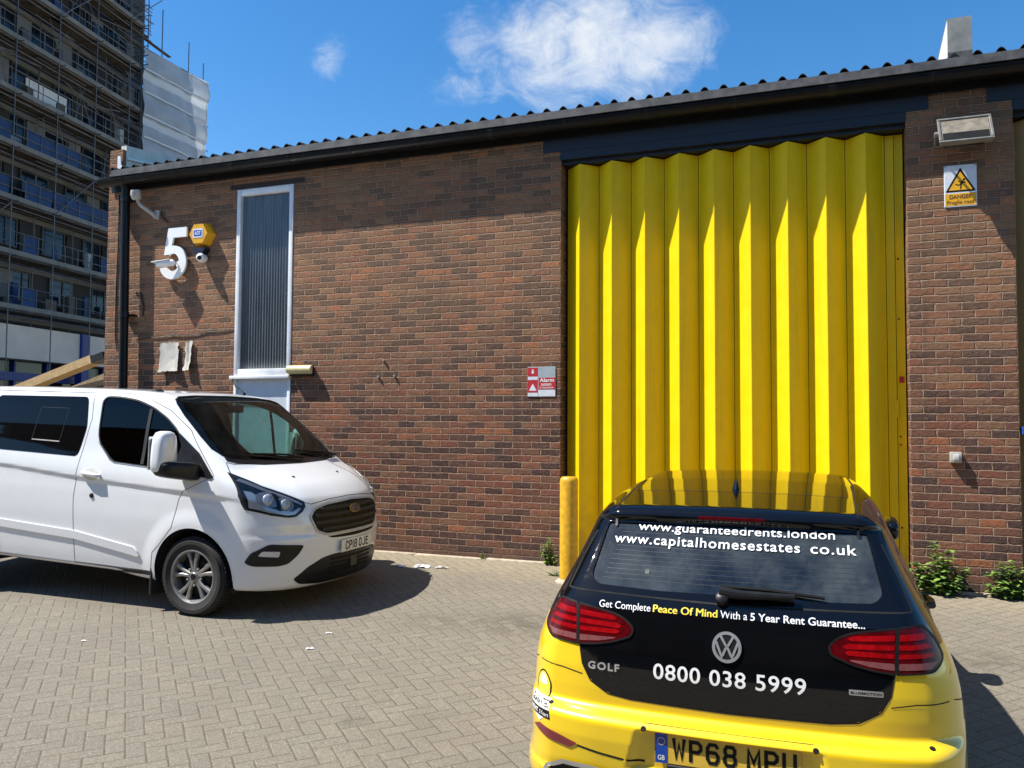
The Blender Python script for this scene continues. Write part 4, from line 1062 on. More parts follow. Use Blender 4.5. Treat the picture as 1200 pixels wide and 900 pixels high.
# ---------------------------------------------------------------- things fixed to the wall
def build_fixtures():
    # house number 5
    w = .43; H = .695; cx, cy, ro, ri = .20, .228, .228, .108
    out = [(.425, H), (.125, H), (.055, .345)]
    inner = []
    poly = [(.425, H), (.118, H), (.052, .335), (.155, .335)]
    a0, a1 = 128, -150
    arc_in = [(cx+ri*math.cos(rad(t))*1.02, cy+ri*1.12*math.sin(rad(t))) for t in np.linspace(a0, a1, 26)]
    arc_out = [(cx+ro*math.cos(rad(t)), cy+ro*math.sin(rad(t))) for t in np.linspace(a1-12, 92, 30)]
    poly += arc_in+arc_out+[(.178, .447), (.205, H-.13), (.425, H-.13)]
    B = tag(MB().prism([(x-5.635, z+3.447) for x, z in poly], -.075, -.045).build('house_number', 'white_letters'), 'large white number five on the brick wall beside the alarm bell', 'house number')
    # hexagonal alarm bell with a lamp below
    B = empty('alarm_bell', (-4.965, 0, 4.02), label='yellow hexagonal alarm bell box with a blue base on the wall', cat='alarm bell')
    hx = lambda r, k: (lambda q: (q[0]*.9, q[1]*.9))((r*math.sin(rad(60*k+30)), r*math.cos(rad(60*k+30))*.98)) if True else (r*math.sin(rad(60*k+30)), r*math.cos(rad(60*k+30))*.98)
    V = [(*hx(.205, k), 0) for k in range(6)]+[(*hx(.165, k), 1) for k in range(6)]
    V = [(x, -.002-.125*d, z) for x, z, d in V]
    m = MB(); m.raw(V, [tuple(range(6, 12))]+[(k, (k+1) % 6, 6+(k+1) % 6, 6+k) for k in range(6)]); m.build('bell_cover', 'bell_yellow', B)
    m = MB(); m.prism([(-.10, -.19), (.10, -.19), (.055, -.27), (-.055, -.27)], -.115, -.01); m.build('bell_base', 'bell_blue', B)
    m = MB(); m.box(-.085, .075, -.131, -.128, -.055, .065); lg = m.build('logo_plate', 'sign_white', B)
    m = MB(); m.box(-.07, .06, -.1325, -.1315, -.035, .045); m.build('logo_panel', 'logo_blue', lg)
    wall_text('logo_letters', 'ADT', -.055, -.017, .10, -.1327, 'white_letters', lg, h=.046, bold=.02)
    # dome camera under the bell
    B = empty('dome_camera', (-4.93, 0, 3.70), label='small white dome camera under the yellow alarm bell', cat='camera')
    m = MB(); m.lathe([(0, .02), (.05, .02), (.055, 0), (.055, -.05)], (0, 1, 0), (0, -.055, 0), 20); m.build('camera_base', 'white_metal', B, smooth=True)
    m = MB(); m.lathe([(.058*math.sin(t), -.058*math.cos(t)) for t in np.linspace(0.01, math.pi-.3, 14)], (0, .5, .6), (0, -.11, 0), 20); m.build('camera_body', 'white_metal', B, smooth=True)
    m = MB(); m.lathe([(0, .012), (.026, .004), (.029, 0)], (.35, -.8, -.2), (.020, -.158, -.012), 16); m.build('lens', 'ink_black', B, smooth=True)
    # bullet camera in front of the 5
    B = empty('bullet_camera', (-5.36, -.045, 3.655), label='white bullet camera pointing left across the number five', cat='camera')
    m = MB(); m.lathe([(0, 0), (.055, 0), (.055, .03), (.02, .045), (.018, .10)], (0, -1, 0), (0, .043, 0), 20); m.build('mount', 'white_metal', B, smooth=True)
    a, b = Vector((.02, -.10, .0)), Vector((-.27, -.16, -.035)); d = (b-a).normalized()
    m = MB(); m.tube([a, a+d*.02, a+d*.24], [.030, .042, .042], 16); m.build('camera_body', 'white_metal', B, smooth=True)
    m = MB(); p = a+d*.06+Vector((0, 0, .040)); M = Matrix.Translation(p+d*.11)@d.to_track_quat('X', 'Z').to_matrix().to_4x4(); m.bbox(-.12, .14, -.05, .05, -.004, .006, .003, 1, M); m.build('sun_shield', 'white_metal', B)
    m = MB(); m.lathe([(0, .002), (.036, .002), (.038, 0)], d, a+d*.24, 16); m.build('lens', 'ink_black', B)
    # older camera with a bracket near the corner
    B = empty('corner_camera', (-5.80, 0, 4.45), label='weathered grey camera head on a bracket below the gutter corner', cat='camera')
    m = MB(); m.lathe([(0, .105), (.058, .105), (.066, .08), (.066, .0), (.055, -.025), (0, -.025)], (0, -.25, 1), (-.160, -.20, .12), 22); m.build('camera_head', 'camera_grey', B, smooth=True)
    m = MB(); m.lathe([(0, .004), (.046, .004), (.050, 0)], (-.15, -1, .05), (-.17, -.262, .165), 18); m.build('lens', 'lamp_glass', B, smooth=True)
    m = MB(); m.tube([(-.16, -.19, .10), (-.13, -.17, .03), (.0, -.02, -.10)], [.022, .026, .03], 10); m.prism([(-.03, -.13), (.05, -.16), (.07, -.03), (.0, -.02)], -.03, -.002); m.build('bracket', 'camera_grey', B, smooth=True)
    # taped papers
    def sheet(name, x0, x1, z0, z1, curl, label, seed):
        rr = np.random.RandomState(seed); nx, nz = 9, 12; V = []
        for k in range(nz):
            for i in range(nx):
                u, v = i/(nx-1), k/(nz-1); y = -.006-curl*(max(0, u-.45)**2*1.2+(1-v)**3*.8)-.006*math.sin(9*u+3*v+seed)-.004*rr.rand()
                V.append((x0+(x1-x0)*u+.012*(1-v)*math.sin(seed)+.01*rr.randn()*(i in (0, nx-1)), y, z0+(z1-z0)*v+.012*(u-.5)+.006*rr.randn()*(k in (0, nz-1))))
        Fc = [(k*nx+i, k*nx+i+1, (k+1)*nx+i+1, (k+1)*nx+i) for k in range(nz-1) for i in range(nx-1)]
        N = len(V); V2 = V+[(x, y+.001, z) for x, y, z in V]
        tag(mesh_obj(name, V2, Fc+[tuple(N+q for q in reversed(f)) for f in Fc], 'paper', None, True), label, 'notice')
    sheet('paper_notice', -5.675, -5.345, 2.205, 2.595, .05, 'wide creased paper notice taped to the bricks under the number five', 1)
    sheet('paper_notice', -5.235, -5.115, 2.215, 2.60, .06, 'narrow torn paper strip taped beside the wider notice', 4)
    # bulkhead lamp by the window
    B = empty('bulkhead_lamp', (-3.375, 0, 2.19), label='cream tube bulkhead lamp right of the tall window', cat='lamp')
    m = MB(); m.bbox(-.175, .165, -.05, -.002, -.075, .05, .01); m.build('lamp_base', 'black_plastic', B, smooth=True)
    m = MB(); m.prism([(-.052-.062*math.sin(t), .005+.055*math.cos(t)) for t in np.linspace(0, math.pi, 14)], -.18, .17, 'yz'); m.build('diffuser', 'lamp_cream', B, smooth=True)
    # red alarm notice board
    B = empty('alarm_sign', (-.215, 0, 2.01), label='red and grey alarm warning sign left of the yellow door', cat='sign')
    m = MB(); m.bbox(-.165, .162, -.008, -.001, -.168, .168, .002, 1); m.build('sign_board', 'sign_grey', B)
    def plate(x0, x1, z0, z1, mat, y=-.0095): 
        q = MB(); q.box(x0, x1, y, -.0082, z0, z1); return q.build('sign_panel', mat, B)
    plate(-.163, -.045, .06, .160, 'sign_red'); plate(-.163, -.045, .022, .058, 'sign_white'); plate(-.163, -.045, -.120, .018, 'sign_red'); plate(-.163, -.045, -.163, -.124, 'sign_white')
    plate(-.035, .160, -.085, .045, 'sign_red'); plate(-.035, .160, -.163, -.093, 'sign_white')
    m = MB(); m.prism([(-.104+.022, .115), (-.104, .085), (-.104-.022, .115), (-.104-.008, .115), (-.104-.008, .14), (-.104+.008, .14), (-.104+.008, .115)], -.0102, -.0096); m.prism([(-.150, -.10), (-.058, -.10), (-.104, -.02)], -.0102, -.0096); m.build('pictograms', 'sign_white', B)
    wall_text('sign_letters', 'Alarm', -.022, -.002, .168, -.0097, 'white_letters', B, h=.042, bold=.02)
    wall_text('sign_letters', 'system', -.005, -.045, .12, -.0097, 'white_letters', B, h=.03, bold=.01)
    wall_text('sign_letters', 'in operation', -.02, -.076, .16, -.0097, 'white_letters', B, h=.024)
    # danger sign
    B = empty('danger_sign', (3.962, 0, 3.828), label='yellow and white fragile roof danger sign under the floodlight', cat='sign')
    m = MB(); m.bbox(-.138, .138, -.010, -.001, -.20, .202, .004, 1); m.build('sign_board', 'sign_white', B)
    tri = lambda c, r, w: [(c[0]-w, c[1]-r*.5), (c[0]+w, c[1]-r*.5), (c[0], c[1]+r)]
    m = MB(); m.prism(rounded(tri((0, .02), .155, .128), .012), -.0113, -.0102); t = m.build('warning_triangle', 'ink_black', B)
    m = MB(); m.prism(rounded(tri((0, .018), .118, .100), .006), -.0122, -.0115); m.build('triangle_field', 'sign_yellow', t)
    m = MB(); y0, y1 = -.0130, -.0124
    m.prism([(.030+.011*math.cos(a), .058+.011*math.sin(a)) for a in np.linspace(0, 2*math.pi, 12, endpoint=False)], y0, y1)      # falling figure
    m.prism([(.022, .050), (.008, .042), (-.012, .008), (.004, .0), (.026, .030)], y0, y1); m.prism([(-.012, .010), (-.040, .020), (-.044, .012), (-.010, -.004)], y0, y1)
    m.prism([(.000, .004), (-.006, -.032), (.004, -.034), (.012, .002)], y0, y1); m.prism([(.010, .038), (-.018, .050), (-.020, .042), (.006, .028)], y0, y1); m.prism([(.022, .034), (.042, .022), (.046, .028), (.028, .044)], y0, y1)
    m.build('pictogram', 'ink_black', t)
    m = MB(); m.box(-.130, .130, -.0112, -.0102, -.188, -.072); y = m.build('text_panel', 'sign_yellow', B)
    wall_text('sign_letters', 'DANGER', -.095, -.122, .19, -.0114, 'ink_brown', y, h=.038, bold=.02); wall_text('sign_letters', 'Fragile roof', -.115, -.172, .23, -.0114, 'ink_brown', y, h=.034, bold=.01)
    m = MB()
    for sx in (-.125, .125):
        for sz in (-.19, .19): m.lathe([(0, .003), (.006, .003), (.008, 0)], (0, -1, 0), (sx, -.0102, sz), 8)
    m.build('screws', 'camera_grey', B)
    # floodlight above it
    B = empty('floodlight', (3.975, 0, 4.28), label='square floodlight with a grey rim high on the brick pier', cat='floodlight')
    M = Matrix.Translation((0, -.20, .0))@Matrix.Rotation(rad(-30), 4, 'X')
    m = MB(); m.bbox(-.215, .215, -.03, .02, -.150, .150, .012, 2, M); m.build('housing', 'alu', B, smooth=True)
    m = MB(); m.bbox(-.17, .17, .021, .10, -.09, .11, .02, 2, M); m.build('heat_sink', 'black_plastic', B, smooth=True)
    m = MB()
    for x0, x1, z0, z1 in ((-.225, .225, .135, .160), (-.225, .225, -.160, -.135), (-.225, -.200, -.134, .134), (.200, .225, -.134, .134)): m.bbox(x0, x1, -.048, -.024, z0, z1, .005, 1, M)
    m.build('rim', 'alu', B)
    m = MB(); m.bbox(-.198, .198, -.036, -.0305, -.133, .133, .002, 1, M); m.build('front_glass', 'lamp_glass', B)
    m = MB(); m.bbox(-.19, .19, -.0385, -.0365, -.128, -.035, .001, 1, M); m.build('lower_glass', 'ink_black', B)  # dark panel over the lower part of the front glass
    m = MB(); m.tube([(-.235, -.19, .0), (-.235, -.06, -.06), (-.12, -.012, -.06)], .012, 8); m.tube([(.235, -.19, .0), (.235, -.06, -.06), (.12, -.012, -.06)], .012, 8); m.box(-.13, .13, -.014, -.001, -.085, -.035); m.lathe([(0, .03), (.028, .03), (.03, 0)], (-1, 0, 0), (-.222, -.19, 0), 12); m.build('bracket', 'alu', B, smooth=True)
    # small grey switch box
    B = empty('switch_box', (3.875, 0, 1.255), label='small pale grey push button box on the brick pier', cat='switch box')
    m = MB(); m.bbox(-.048, .048, -.062, -.001, -.05, .05, .006); m.build('box_body', 'camera_grey', B, smooth=True)
    m = MB(); m.bbox(-.026, .026, -.078, -.063, -.028, .030, .006); m.build('push_button', 'dull_white', B, smooth=True)
    # blue tag by the tan door
    tag(MB().bbox(4.425, 4.46, .0, .08, 1.475, 1.545, .005).build('door_tag', 'logo_blue'), 'small blue tag at the edge of the tan door', 'tag')
    # cables
    def cab(pts, label, r=.006):
        P = []
        for a, b in zip(pts[:-1], pts[1:]):
            for t in np.linspace(0, 1, 7)[:-1]: P.append(Vector(a).lerp(Vector(b), t)+Vector((0, 0, -.012*math.sin(math.pi*t))))
        P.append(Vector(pts[-1])); m = MB(); m.tube(P, r, 6); tag(m.build('cable', 'cable', smooth=True), label, 'cable')
    cab([(-6.10, -.010, 2.66), (-5.85, -.010, 2.68), (-5.45, -.010, 2.70), (-5.2, -.010, 2.685), (-4.9, -.010, 2.725), (-4.46, -.010, 2.75)], 'thin black cable sagging along the bricks above the paper notices')
    cab([(-6.15, -.012, 3.33), (-6.02, -.020, 3.29), (-5.97, -.015, 3.10), (-6.0, -.010, 2.98)], 'short loose black cable loop beside the down pipe', .009)
    cab([(-6.47, -.01, 4.7), (-6.46, -.012, 4.1), (-6.48, -.01, 3.4), (-6.47, -.012, 2.7), (-6.42, -.02, 2.5)], 'black cable running down the wall left of the down pipe', .009)
    cab([(-5.72, -.01, 4.40), (-5.66, -.012, 4.30), (-5.58, -.012, 4.25)], 'short dark cable stub below the corner camera', .008)
    # little pipe ends poking from the bricks
    for x, z in ((-2.23, 2.29), (-2.30, 2.09), (-2.08, 2.10)):
        tag(MB().tube([(x, -.001, z), (x+.01, -.03, z+.004)], .014, 8).build('wall_plug', 'camera_grey'), 'small grey plug stub set in the brick wall between window and door', 'wall plug', 'grey plug stubs in the wall')
    # roof flue box
    B = empty('roof_box', (3.94, -.2, 4.95), label='grey metal vent box with white sides rising from the eaves', cat='vent')
    m = MB(); m.box(-.095, .105, -.03, -.01, -.045, .40); m.build('front_panel', 'grey_cladding', B)
    m = MB(); m.box(-.098, .108, -.034, -.0305, -.05, .085); m.build('lower_panel', 'grey_flashing', B)
    for x in (-.098, .101):
        m = MB(); m.prism([(-.009, .05), (1.05, .145), (-.009, .402)], x, x+.007, 'yz'); m.build('side_panel', 'white_metal', B)
    m = MB(); m.prism([(-.012, .403), (1.07, .143), (1.07, .158), (-.012, .418)], -.10, .11, 'yz'); m.build('top_panel', 'grey_cladding', B)
    # bollard
    B = empty('bollard', (.315, -.72, .05), label='scuffed yellow steel bollard at the left edge of the yellow door', cat='bollard')
    m = MB(); m.lathe([(0, .965), (.07, .960), (.088, .94), (.092, .92), (.092, -.14)], n=32); m.build('post', 'bollard_yellow', B, smooth=True)
    m = MB(); m.lathe([(.0925, .03), (.13, .01), (.16, -.06)], n=24, org=(0, 0, -.085)); m.build('concrete_collar', 'concrete', B, smooth=True)
build_fixtures()

# ---------------------------------------------------------------- weeds and litter
def weed(loc, n_st, hmax, spread, label, seed, leaf=.055, name='weed', grp='weeds at the foot of the wall'):
    r = random.Random(seed); B = empty(name, loc, label=label, cat='weed', group=grp)
    st = MB(); lf = MB(); ld = MB()
    for i in range(n_st):
        az = r.uniform(0, 2*math.pi); sp = r.uniform(.1, 1)*spread; h = hmax*r.uniform(.3, 1.1)*(1-.45*sp/spread)
        p0 = Vector((math.cos(az)*sp*.35, math.sin(az)*sp*.2, 0)); p1 = Vector((math.cos(az)*sp, -abs(math.sin(az))*sp*.7+.02, h)); p1.y = min(p1.y, .06)
        mid = p0.lerp(p1, .5)+Vector((0, 0, h*.12))
        pts = [p0, p0.lerp(mid, .6), mid, p1]; st.tube(pts, [.0035, .003, .0025, .0015], 5)
        nl = int(7+h*42)
        for k in range(nl):
            t = (k+.6)/nl; q = p0.lerp(mid, t/.5) if t < .5 else mid.lerp(p1, (t-.5)/.5)
            a = k*2.4+r.uniform(-.5, .5); L = leaf*r.uniform(.55, 1.25)*(1.15-.55*t); w = L*r.uniform(.22, .34)
            d = Vector((math.cos(a), math.sin(a), r.uniform(-.15, .75))).normalized(); s = d.cross(Vector((0, 0, 1))).normalized(); up = s.cross(d)
            droop = up*(-L*.16)
            V = [q, q+d*L*.3+s*w+up*L*.05, q+d*L*.68+s*w*.75+droop*.3, q+d*L+droop, q+d*L*.68-s*w*.75+droop*.3, q+d*L*.3-s*w+up*L*.05, q+d*L*.5+up*L*.06]
            (lf if r.random() < .58 else ld).raw(V, [(0, 1, 6), (1, 2, 6), (2, 3, 6), (3, 4, 6), (4, 5, 6), (5, 0, 6)])
    st.build('stems', 'stem', B, fix=False); lf.build('pale_leaves', 'leaf_light', B, fix=False); ld.build('dark_leaves', 'leaf_dark', B, fix=False)
weed((-.085, -.09, -.005), 20, .30, .17, 'small green weed at the wall foot left of the bollard', 11, .055)
weed((3.70, -.13, -.005), 34, .50, .26, 'bushy green weed at the left foot of the brick pier', 12, .105)
weed((4.27, -.12, -.005), 32, .42, .22, 'leafy weed at the right foot of the brick pier', 13, .09)
weed((-.905, -.06, -.002), 7, .10, .055, 'tiny yellowish weed at the bare wall foot between the van and the bollard', 14, .035)
weed((.12, -.55, -.025), 9, .07, .10, 'low straggly weed on the paving beside the bollard', 15, .03)
def litter(x, y, w, d, rot, label, seed, mat='litter_white'):
    r = np.random.RandomState(seed); n = 6; V = []; c, s = math.cos(rot), math.sin(rot)
    for j in range(n):
        for i in range(n):
            u, v = (i/(n-1)-.5)*w, (j/(n-1)-.5)*d; h = .004+.03*r.rand()*min(w, .2)/.2*(1 if 0 < i < n-1 else .3)
            X, Y = x+u*c-v*s, y+u*s+v*c; V.append((X+.01*r.randn()*w/.2, Y+.01*r.randn()*w/.2, float(gz(Y))+h))
    tag(mesh_obj('paper_scrap', V, [(j*n+i, j*n+i+1, (j+1)*n+i+1, (j+1)*n+i) for j in range(n-1) for i in range(n-1)], mat), label, 'litter', 'paper scraps lying on the paving')
litter(-1.37, -.62, .17, .10, .3, 'crumpled white paper scrap on the paving near the van nose', 1)
litter(-1.62, -.66, .16, .05, -.3, 'thin torn paper scrap closest to the van bumper', 2)
litter(-1.14, -.60, .14, .035, .3, 'thin grey paper strip nearest the wall middle', 3, 'dull_white')
litter(-.95, -3.32, .06, .025, .7, 'small white paper chip on open paving right of the van shadow', 5)
litter(-1.05, -2.92, .05, .02, .2, 'tiny pale chip on the paving beyond the white paper chip', 6)
litter(-2.73, -3.75, .035, .02, .2, 'white cigarette end sized scrap in front of the van wheel', 8)
# ---------------------------------------------------------------- wheels
def wheel(parent, c, out, R, W, rr, nsp=5, double=True):
    """out = +1 for a wheel on the left side, -1 on the right"""
    o = bpy.data.objects.new('wheel', None); o.location = c; link(o, parent); ax = (0, out, 0); h = W/2
    t = MB(); side = rr+.012
    p = [(rr-.012, -h*.80), (rr+.01, -h*.94), (rr+(R-rr)*.45, -h*1.02), (R-.035, -h*.95), (R-.010, -h*.78), (R, -h*.55), (R, h*.55), (R-.010, h*.78), (R-.035, h*.95), (rr+(R-rr)*.75, h*1.0), (rr+(R-rr)*.72, h*1.03), (rr+(R-rr)*.45, h*1.03), (rr+(R-rr)*.42, h*1.0), (rr+.01, h*.94), (rr-.012, h*.80)]
    t.lathe(p, ax, n=56)
    n = 60
    for k in range(n):                                                     # tread blocks
        a = 2*math.pi*k/n
        for w0, w1, s in ((-h*.72, -h*.30, 0), (-h*.22, h*.22, .5), (h*.30, h*.72, 0)):
            a0 = a+s*2*math.pi/n-.030; a1 = a0+.06; V = []
            for rr_ in (R-.006, R+.006):
                for aa in (a0, a1):
                    for w in (w0, w1): V.append((rr_*math.cos(aa), out*w, rr_*math.sin(aa)))
            t.raw(V, [(0, 1, 3, 2), (4, 6, 7, 5), (0, 4, 5, 1), (2, 3, 7, 6), (0, 2, 6, 4), (1, 5, 7, 3)])
    t.build('tyre', 'tyre', o, smooth=True, sharp=40)
    f = h*.72
    m = MB(); m.lathe([(rr-.012, h*.80), (rr+.004, h*.90), (rr-.004, h*.93), (rr-.016, h*.86), (rr-.026, h*.60), (rr-.035, 0), (rr-.02, -h*.8)], ax, n=56)
    m.lathe([(0, f+.008), (.030, f+.006), (.036, f), (.052, f-.006), (.062, f-.03), (.062, f-.06)], ax, n=32)
    for k in range(nsp):
        a = 2*math.pi*k/nsp+math.pi/2+.12
        for da in ((-.165, .165) if double else (0,)):
            w0, w1 = (.017, .023) if double else (.024, .03); V = []
            for r, w, d, aa in ((.045, w0, f-.004, a+da*.95), (rr*.55, w0*.9, f-.001, a+da*1.0), (rr-.022, w1, h*.70, a+da*1.35)):
                e = Vector((math.cos(aa), 0, math.sin(aa))); q = Vector((-math.sin(aa), 0, math.cos(aa)))
                for s, dd in ((-1, -.026), (-1, -.004), (-.55, .003), (.55, .003), (1, -.004), (1, -.026)): V.append(e*r+q*(w*s)+Vector((0, out*(d+dd), 0)))
            Fc = [(i*6+j, i*6+j+1, (i+1)*6+j+1, (i+1)*6+j) for i in range(2) for j in range(5)]+[tuple(range(6)), tuple(range(12, 18))]
            m.raw(V, Fc)
    m.build('rim', 'alloy', o, smooth=True, sharp=38)
    m = MB(); m.lathe([(0, h*.30), (rr*.62, h*.30), (rr*.62, h*.18), (rr-.03, h*.1), (rr-.03, -h*.5)], ax, n=40); m.build('brake_disc', 'brake_dark', o, smooth=True, sharp=30)
    m = MB(); m.lathe([(0, f+.0115), (.024, f+.0105), (.027, f+.008)], ax, n=24); m.build('centre_cap', 'ink_black', o, smooth=True)
    m = MB()
    for k in range(5):
        a = 2*math.pi*k/5+math.pi/2+.12+math.pi/5; m.lathe([(0, f+.002), (.010, f), (.012, f-.012)], ax, (.075*math.cos(a), 0, .075*math.sin(a)), 10)
    m.build('wheel_nuts', 'satin_chrome', o, smooth=True)
    return o
def arch_circle(cx, cz, rx, rz, zb, n=28):
    """wheel-arch outline in side view, open at the bottom"""
    pts = [(cx+rx*math.cos(t), cz+rz*math.sin(t)) for t in np.linspace(0, math.pi, n)]
    return pts+[(cx-rx, zb), (cx+rx, zb)][0:2]
def arch_liner(S, parent, cx, cz, rx, rz, side, zb, mat='rubber', yo=.93):
    """dark inner wheel housing"""
    V = []; Fc = []; n = 22
    for y in (side*yo, side*.55):
        for t in np.linspace(-.25, math.pi+.25, n): V.append((cx+(rx+.004)*math.cos(t), y, cz+(rz+.004)*math.sin(t)))
    Fc = [(i, i+1, n+i+1, n+i) for i in range(n-1)]+[tuple(range(n, 2*n))]
    mesh_obj('wheel_housing', V, Fc, mat, parent, True)

# ---------------------------------------------------------------- white van
def build_van():
    S = VAN; pitch = rad(1.7)
    E = empty('van', (-2.47, -1.94, -.145), (0, pitch, 0), 'white crew van parked nose right along the brick wall', 'van')
    gx = lin((-4.02, -3.3, .06), (-3.3, -1.5, .045), (-1.5, -.75, .030), (-.75, 1.12, .021)); gy = lin((-1.02, 1.02, .025)); gz_ = lin((.20, .60, .022), (.60, 1.45, .020), (1.45, 2.03, .024))
    b = Body(S, gx, gy, gz_, (-2.9, .35), 1.0)
    # openings
    for cx in (0., -2.933):
        a = arch_circle(cx, .345, .425, .425, .15)
        for v, ok in (('R', lambda c: c.y < -.5), ('L', lambda c: c.y > .5)): b.hole(v, a, ok)
    ws = mirror_half([(0, 1.338), (.5, 1.345), (.76, 1.366), (.84, 1.40), (.872, 1.455), (.862, 1.56), (.82, 1.74), (.785, 1.84), (.755, 1.882), (.68, 1.908), (.46, 1.924), (0, 1.932)])
    b.hole('F', ws, lambda c: c.z > 1.25)
    winF = rounded([(-.94+.002, 1.298), (-.62, 1.282), (-.27, 1.262), (-.19, 1.47), (-.28, 1.60), (-.42, 1.703), (-.60, 1.793), (-.81, 1.859), (-1.06, 1.884), (-1.225, 1.880), (-1.178, 1.475), (-.985, 1.32)], [.05, .0, .02, .03, .05, .05, .05, .1, .1, .06, .1, .1])
    for v, ok in (('R', lambda c: c.y < -.4), ('L', lambda c: c.y > .4)): b.hole(v, winF, ok)
    # front doors, bonnet and sliding door come off as panels of their own
    door = [(-1.385, .34), (-1.40, .946), (-1.312, 1.68), (-1.358, 1.920), (-.95, 1.924), (-.71, 1.893), (-.417, 1.785), (-.152, 1.612), (-.05, 1.50), (.20, 1.235), (.06, 1.165), (-.12, 1.08), (-.165, 1.015), (-.225, .76), (-.36, .60), (-.445, .52), (-.47, .345)]
    dr = b.take(b.cut('R', door, lambda c: c.y < -.4), 'front_door', 'van_white', E)
    dl = b.take(b.cut('L', door, lambda c: c.y > .4), 'front_door', 'van_white', E)
    bon = mirror_half([(0, 1.036), (.30, 1.025), (.52, .997), (.585, 1.018), (.712, 1.097), (.811, 1.153), (.886, 1.226), (.905, 1.262), (.86, 1.345), (.80, 1.330), (.5, 1.322), (0, 1.316)])
    bo = b.take(b.cut('F', bon, lambda c: c.x > .1), 'bonnet', 'van_white', E, depth=.02)
    slide = [(-2.66, .36), (-2.66, 1.918), (-1.360, 1.920), (-1.314, 1.68), (-1.402, .946), (-1.387, .36)]
    sl = b.take(b.cut('R', slide, lambda c: c.y < -.4), 'sliding_door', 'van_white', E)
    body = b.rest('body', 'van_white', E); b.bm.free()
    for cx in (0., -2.933):
        for s in (-1, 1): arch_liner(S, E, cx, .345, .425, .425, s, .15)
    # shut lines
    strip(S, 'R', door, .0055, parent=dr, closed=True, mat='seam_grey')
    strip(S, 'R', [(-2.66, .36), (-2.66, 1.93)], .006, parent=sl); strip(S, 'R', [(-2.66, 1.918), (-1.36, 1.92)], .006, parent=sl)
    strip(S, 'F', bon, .0055, parent=bo, closed=True)
    # glazing
    gl = dict(step=.05, off=-.007)
    p = patch(S, 'F', [(y*1.004, 1.64+(z-1.64)*1.004) for y, z in ws], parent=E, name='windscreen', mat='clear_glass', **gl)
    reveal(S, 'F', ws, .02, 'screen_seal', 'rubber', p, lip=.004)
    strip(S, 'F', [(-.84, 1.372), (-.76, 1.352), (-.5, 1.331), (0, 1.325), (.5, 1.331), (.76, 1.352), (.84, 1.372)], .035, off=.003, name='scuttle', mat='black_plastic', parent=E)
    # dark band along the foot of the screen
    patch(S, 'F', mirror_half([(0, 1.343), (.5, 1.350), (.75, 1.372), (.82, 1.40), (.78, 1.415), (.5, 1.383), (0, 1.378)]), off=-.004, step=.05, name='screen_border', mat='privacy_glass', parent=p)
    for v, d in (('R', dr), ('L', dl)):
        w = patch(S, v, winF, parent=d, name='door_window', mat='dark_glass' if v == 'R' else 'clear_glass', **gl)
        reveal(S, v, winF, .02, 'window_seal', 'rubber', w, lip=.013)
        strip(S, v, [(-.615, 1.29), (-.63, 1.79)], .035, off=.001, name='window_divider', mat='rubber', parent=w)
        sail = [(-.27, 1.595), (-.235, 1.575), (.0, 1.42), (.195, 1.222), (.17, 1.205), (-.15, 1.238), (-.262, 1.255), (-.20, 1.47)]
        patch(S, v, sail, off=.010, step=.05, thick=.012, name='mirror_mount', mat='black_plastic', parent=d)
    strip(S, 'R', [(-1.18, 1.468), (-1.0, 1.312), (-.94, 1.288), (-.62, 1.271), (-.44, 1.262)], .007, off=.004, name='window_highlight', mat='satin_chrome', parent=dr)  # highlight along the window foot, drawn as a silver strip
    for v in 'RL':
        side = sl if v == 'R' else body
        wr = rounded([(-2.60, 1.345), (-1.398, 1.322), (-1.35, 1.60), (-1.415, 1.880), (-2.60, 1.868)], .05)
        q = patch(S, v, wr, off=.0035, step=.06, thick=.004, name='rear_window', mat='privacy_glass', parent=side)
        strip(S, v, [(-2.02, 1.455), (-1.66, 1.448)], .010, off=.0055, name='vent_frame', mat='camera_grey', parent=q)
        strip(S, v, [(-2.02, 1.455), (-1.98, 1.765), (-1.62, 1.765), (-1.66, 1.448)], .004, off=.005, name='vent_frame', mat='mesh_grey', parent=q)
        patch(S, v, rounded([(-3.80, 1.36), (-2.72, 1.345), (-2.72, 1.868), (-3.78, 1.85)], .05), off=.0035, step=.08, thick=.004, name='rear_window', mat='privacy_glass', parent=body)
        # rubbing strip along the doors
        mo = [(-3.3, .66), (-2.31, .598), (-1.372, .560), (-.80, .487), (-.62, .462), (-.60, .478), (-.66, .545), (-1.372, .635), (-2.31, .672), (-3.3, .735)]
        patch(S, v, mo, off=.013, step=.05, thick=.014, name='side_moulding', mat='van_white', parent=body)
        strip(S, v, [(-2.4, .318), (-1.3, .316), (-.45, .325)], .035, off=.003, name='sill_trim', mat='black_plastic', parent=body)
        # arch lip
        strip(S, v, [(cx_, cz_) for cx_, cz_ in arch_circle(0., .345, .428, .428, .2)[:-2]], .010, off=.002, name='arch_lip', mat='van_white', parent=body)
    # door handle with its cup and lock
    for v, d in (('R', dr), ('L', dl)):
        sg = -1 if v == 'R' else 1
        patch(S, v, [(-1.19+.085*math.cos(t), 1.165+.055*math.sin(t)) for t in np.linspace(0, 2*math.pi, 20, endpoint=False)], off=.002, step=.03, name='handle_cup', mat='dull_white', parent=d)
        P = S.at(v, [(-1.30, 1.178), (-1.19, 1.172), (-1.07, 1.160)]); m = MB(); m.tube([tuple(P[0]+np.array([0, sg*.005, 0])), tuple(P[0]+np.array([.04, sg*.028, 0])), tuple(P[1]+np.array([0, sg*.034, 0])), tuple(P[2]+np.array([-.03, sg*.028, 0])), tuple(P[2]+np.array([0, sg*.005, 0]))], [.017, .02, .02, .02, .017], 10)
        m.build('door_handle', 'van_white', d, smooth=True)
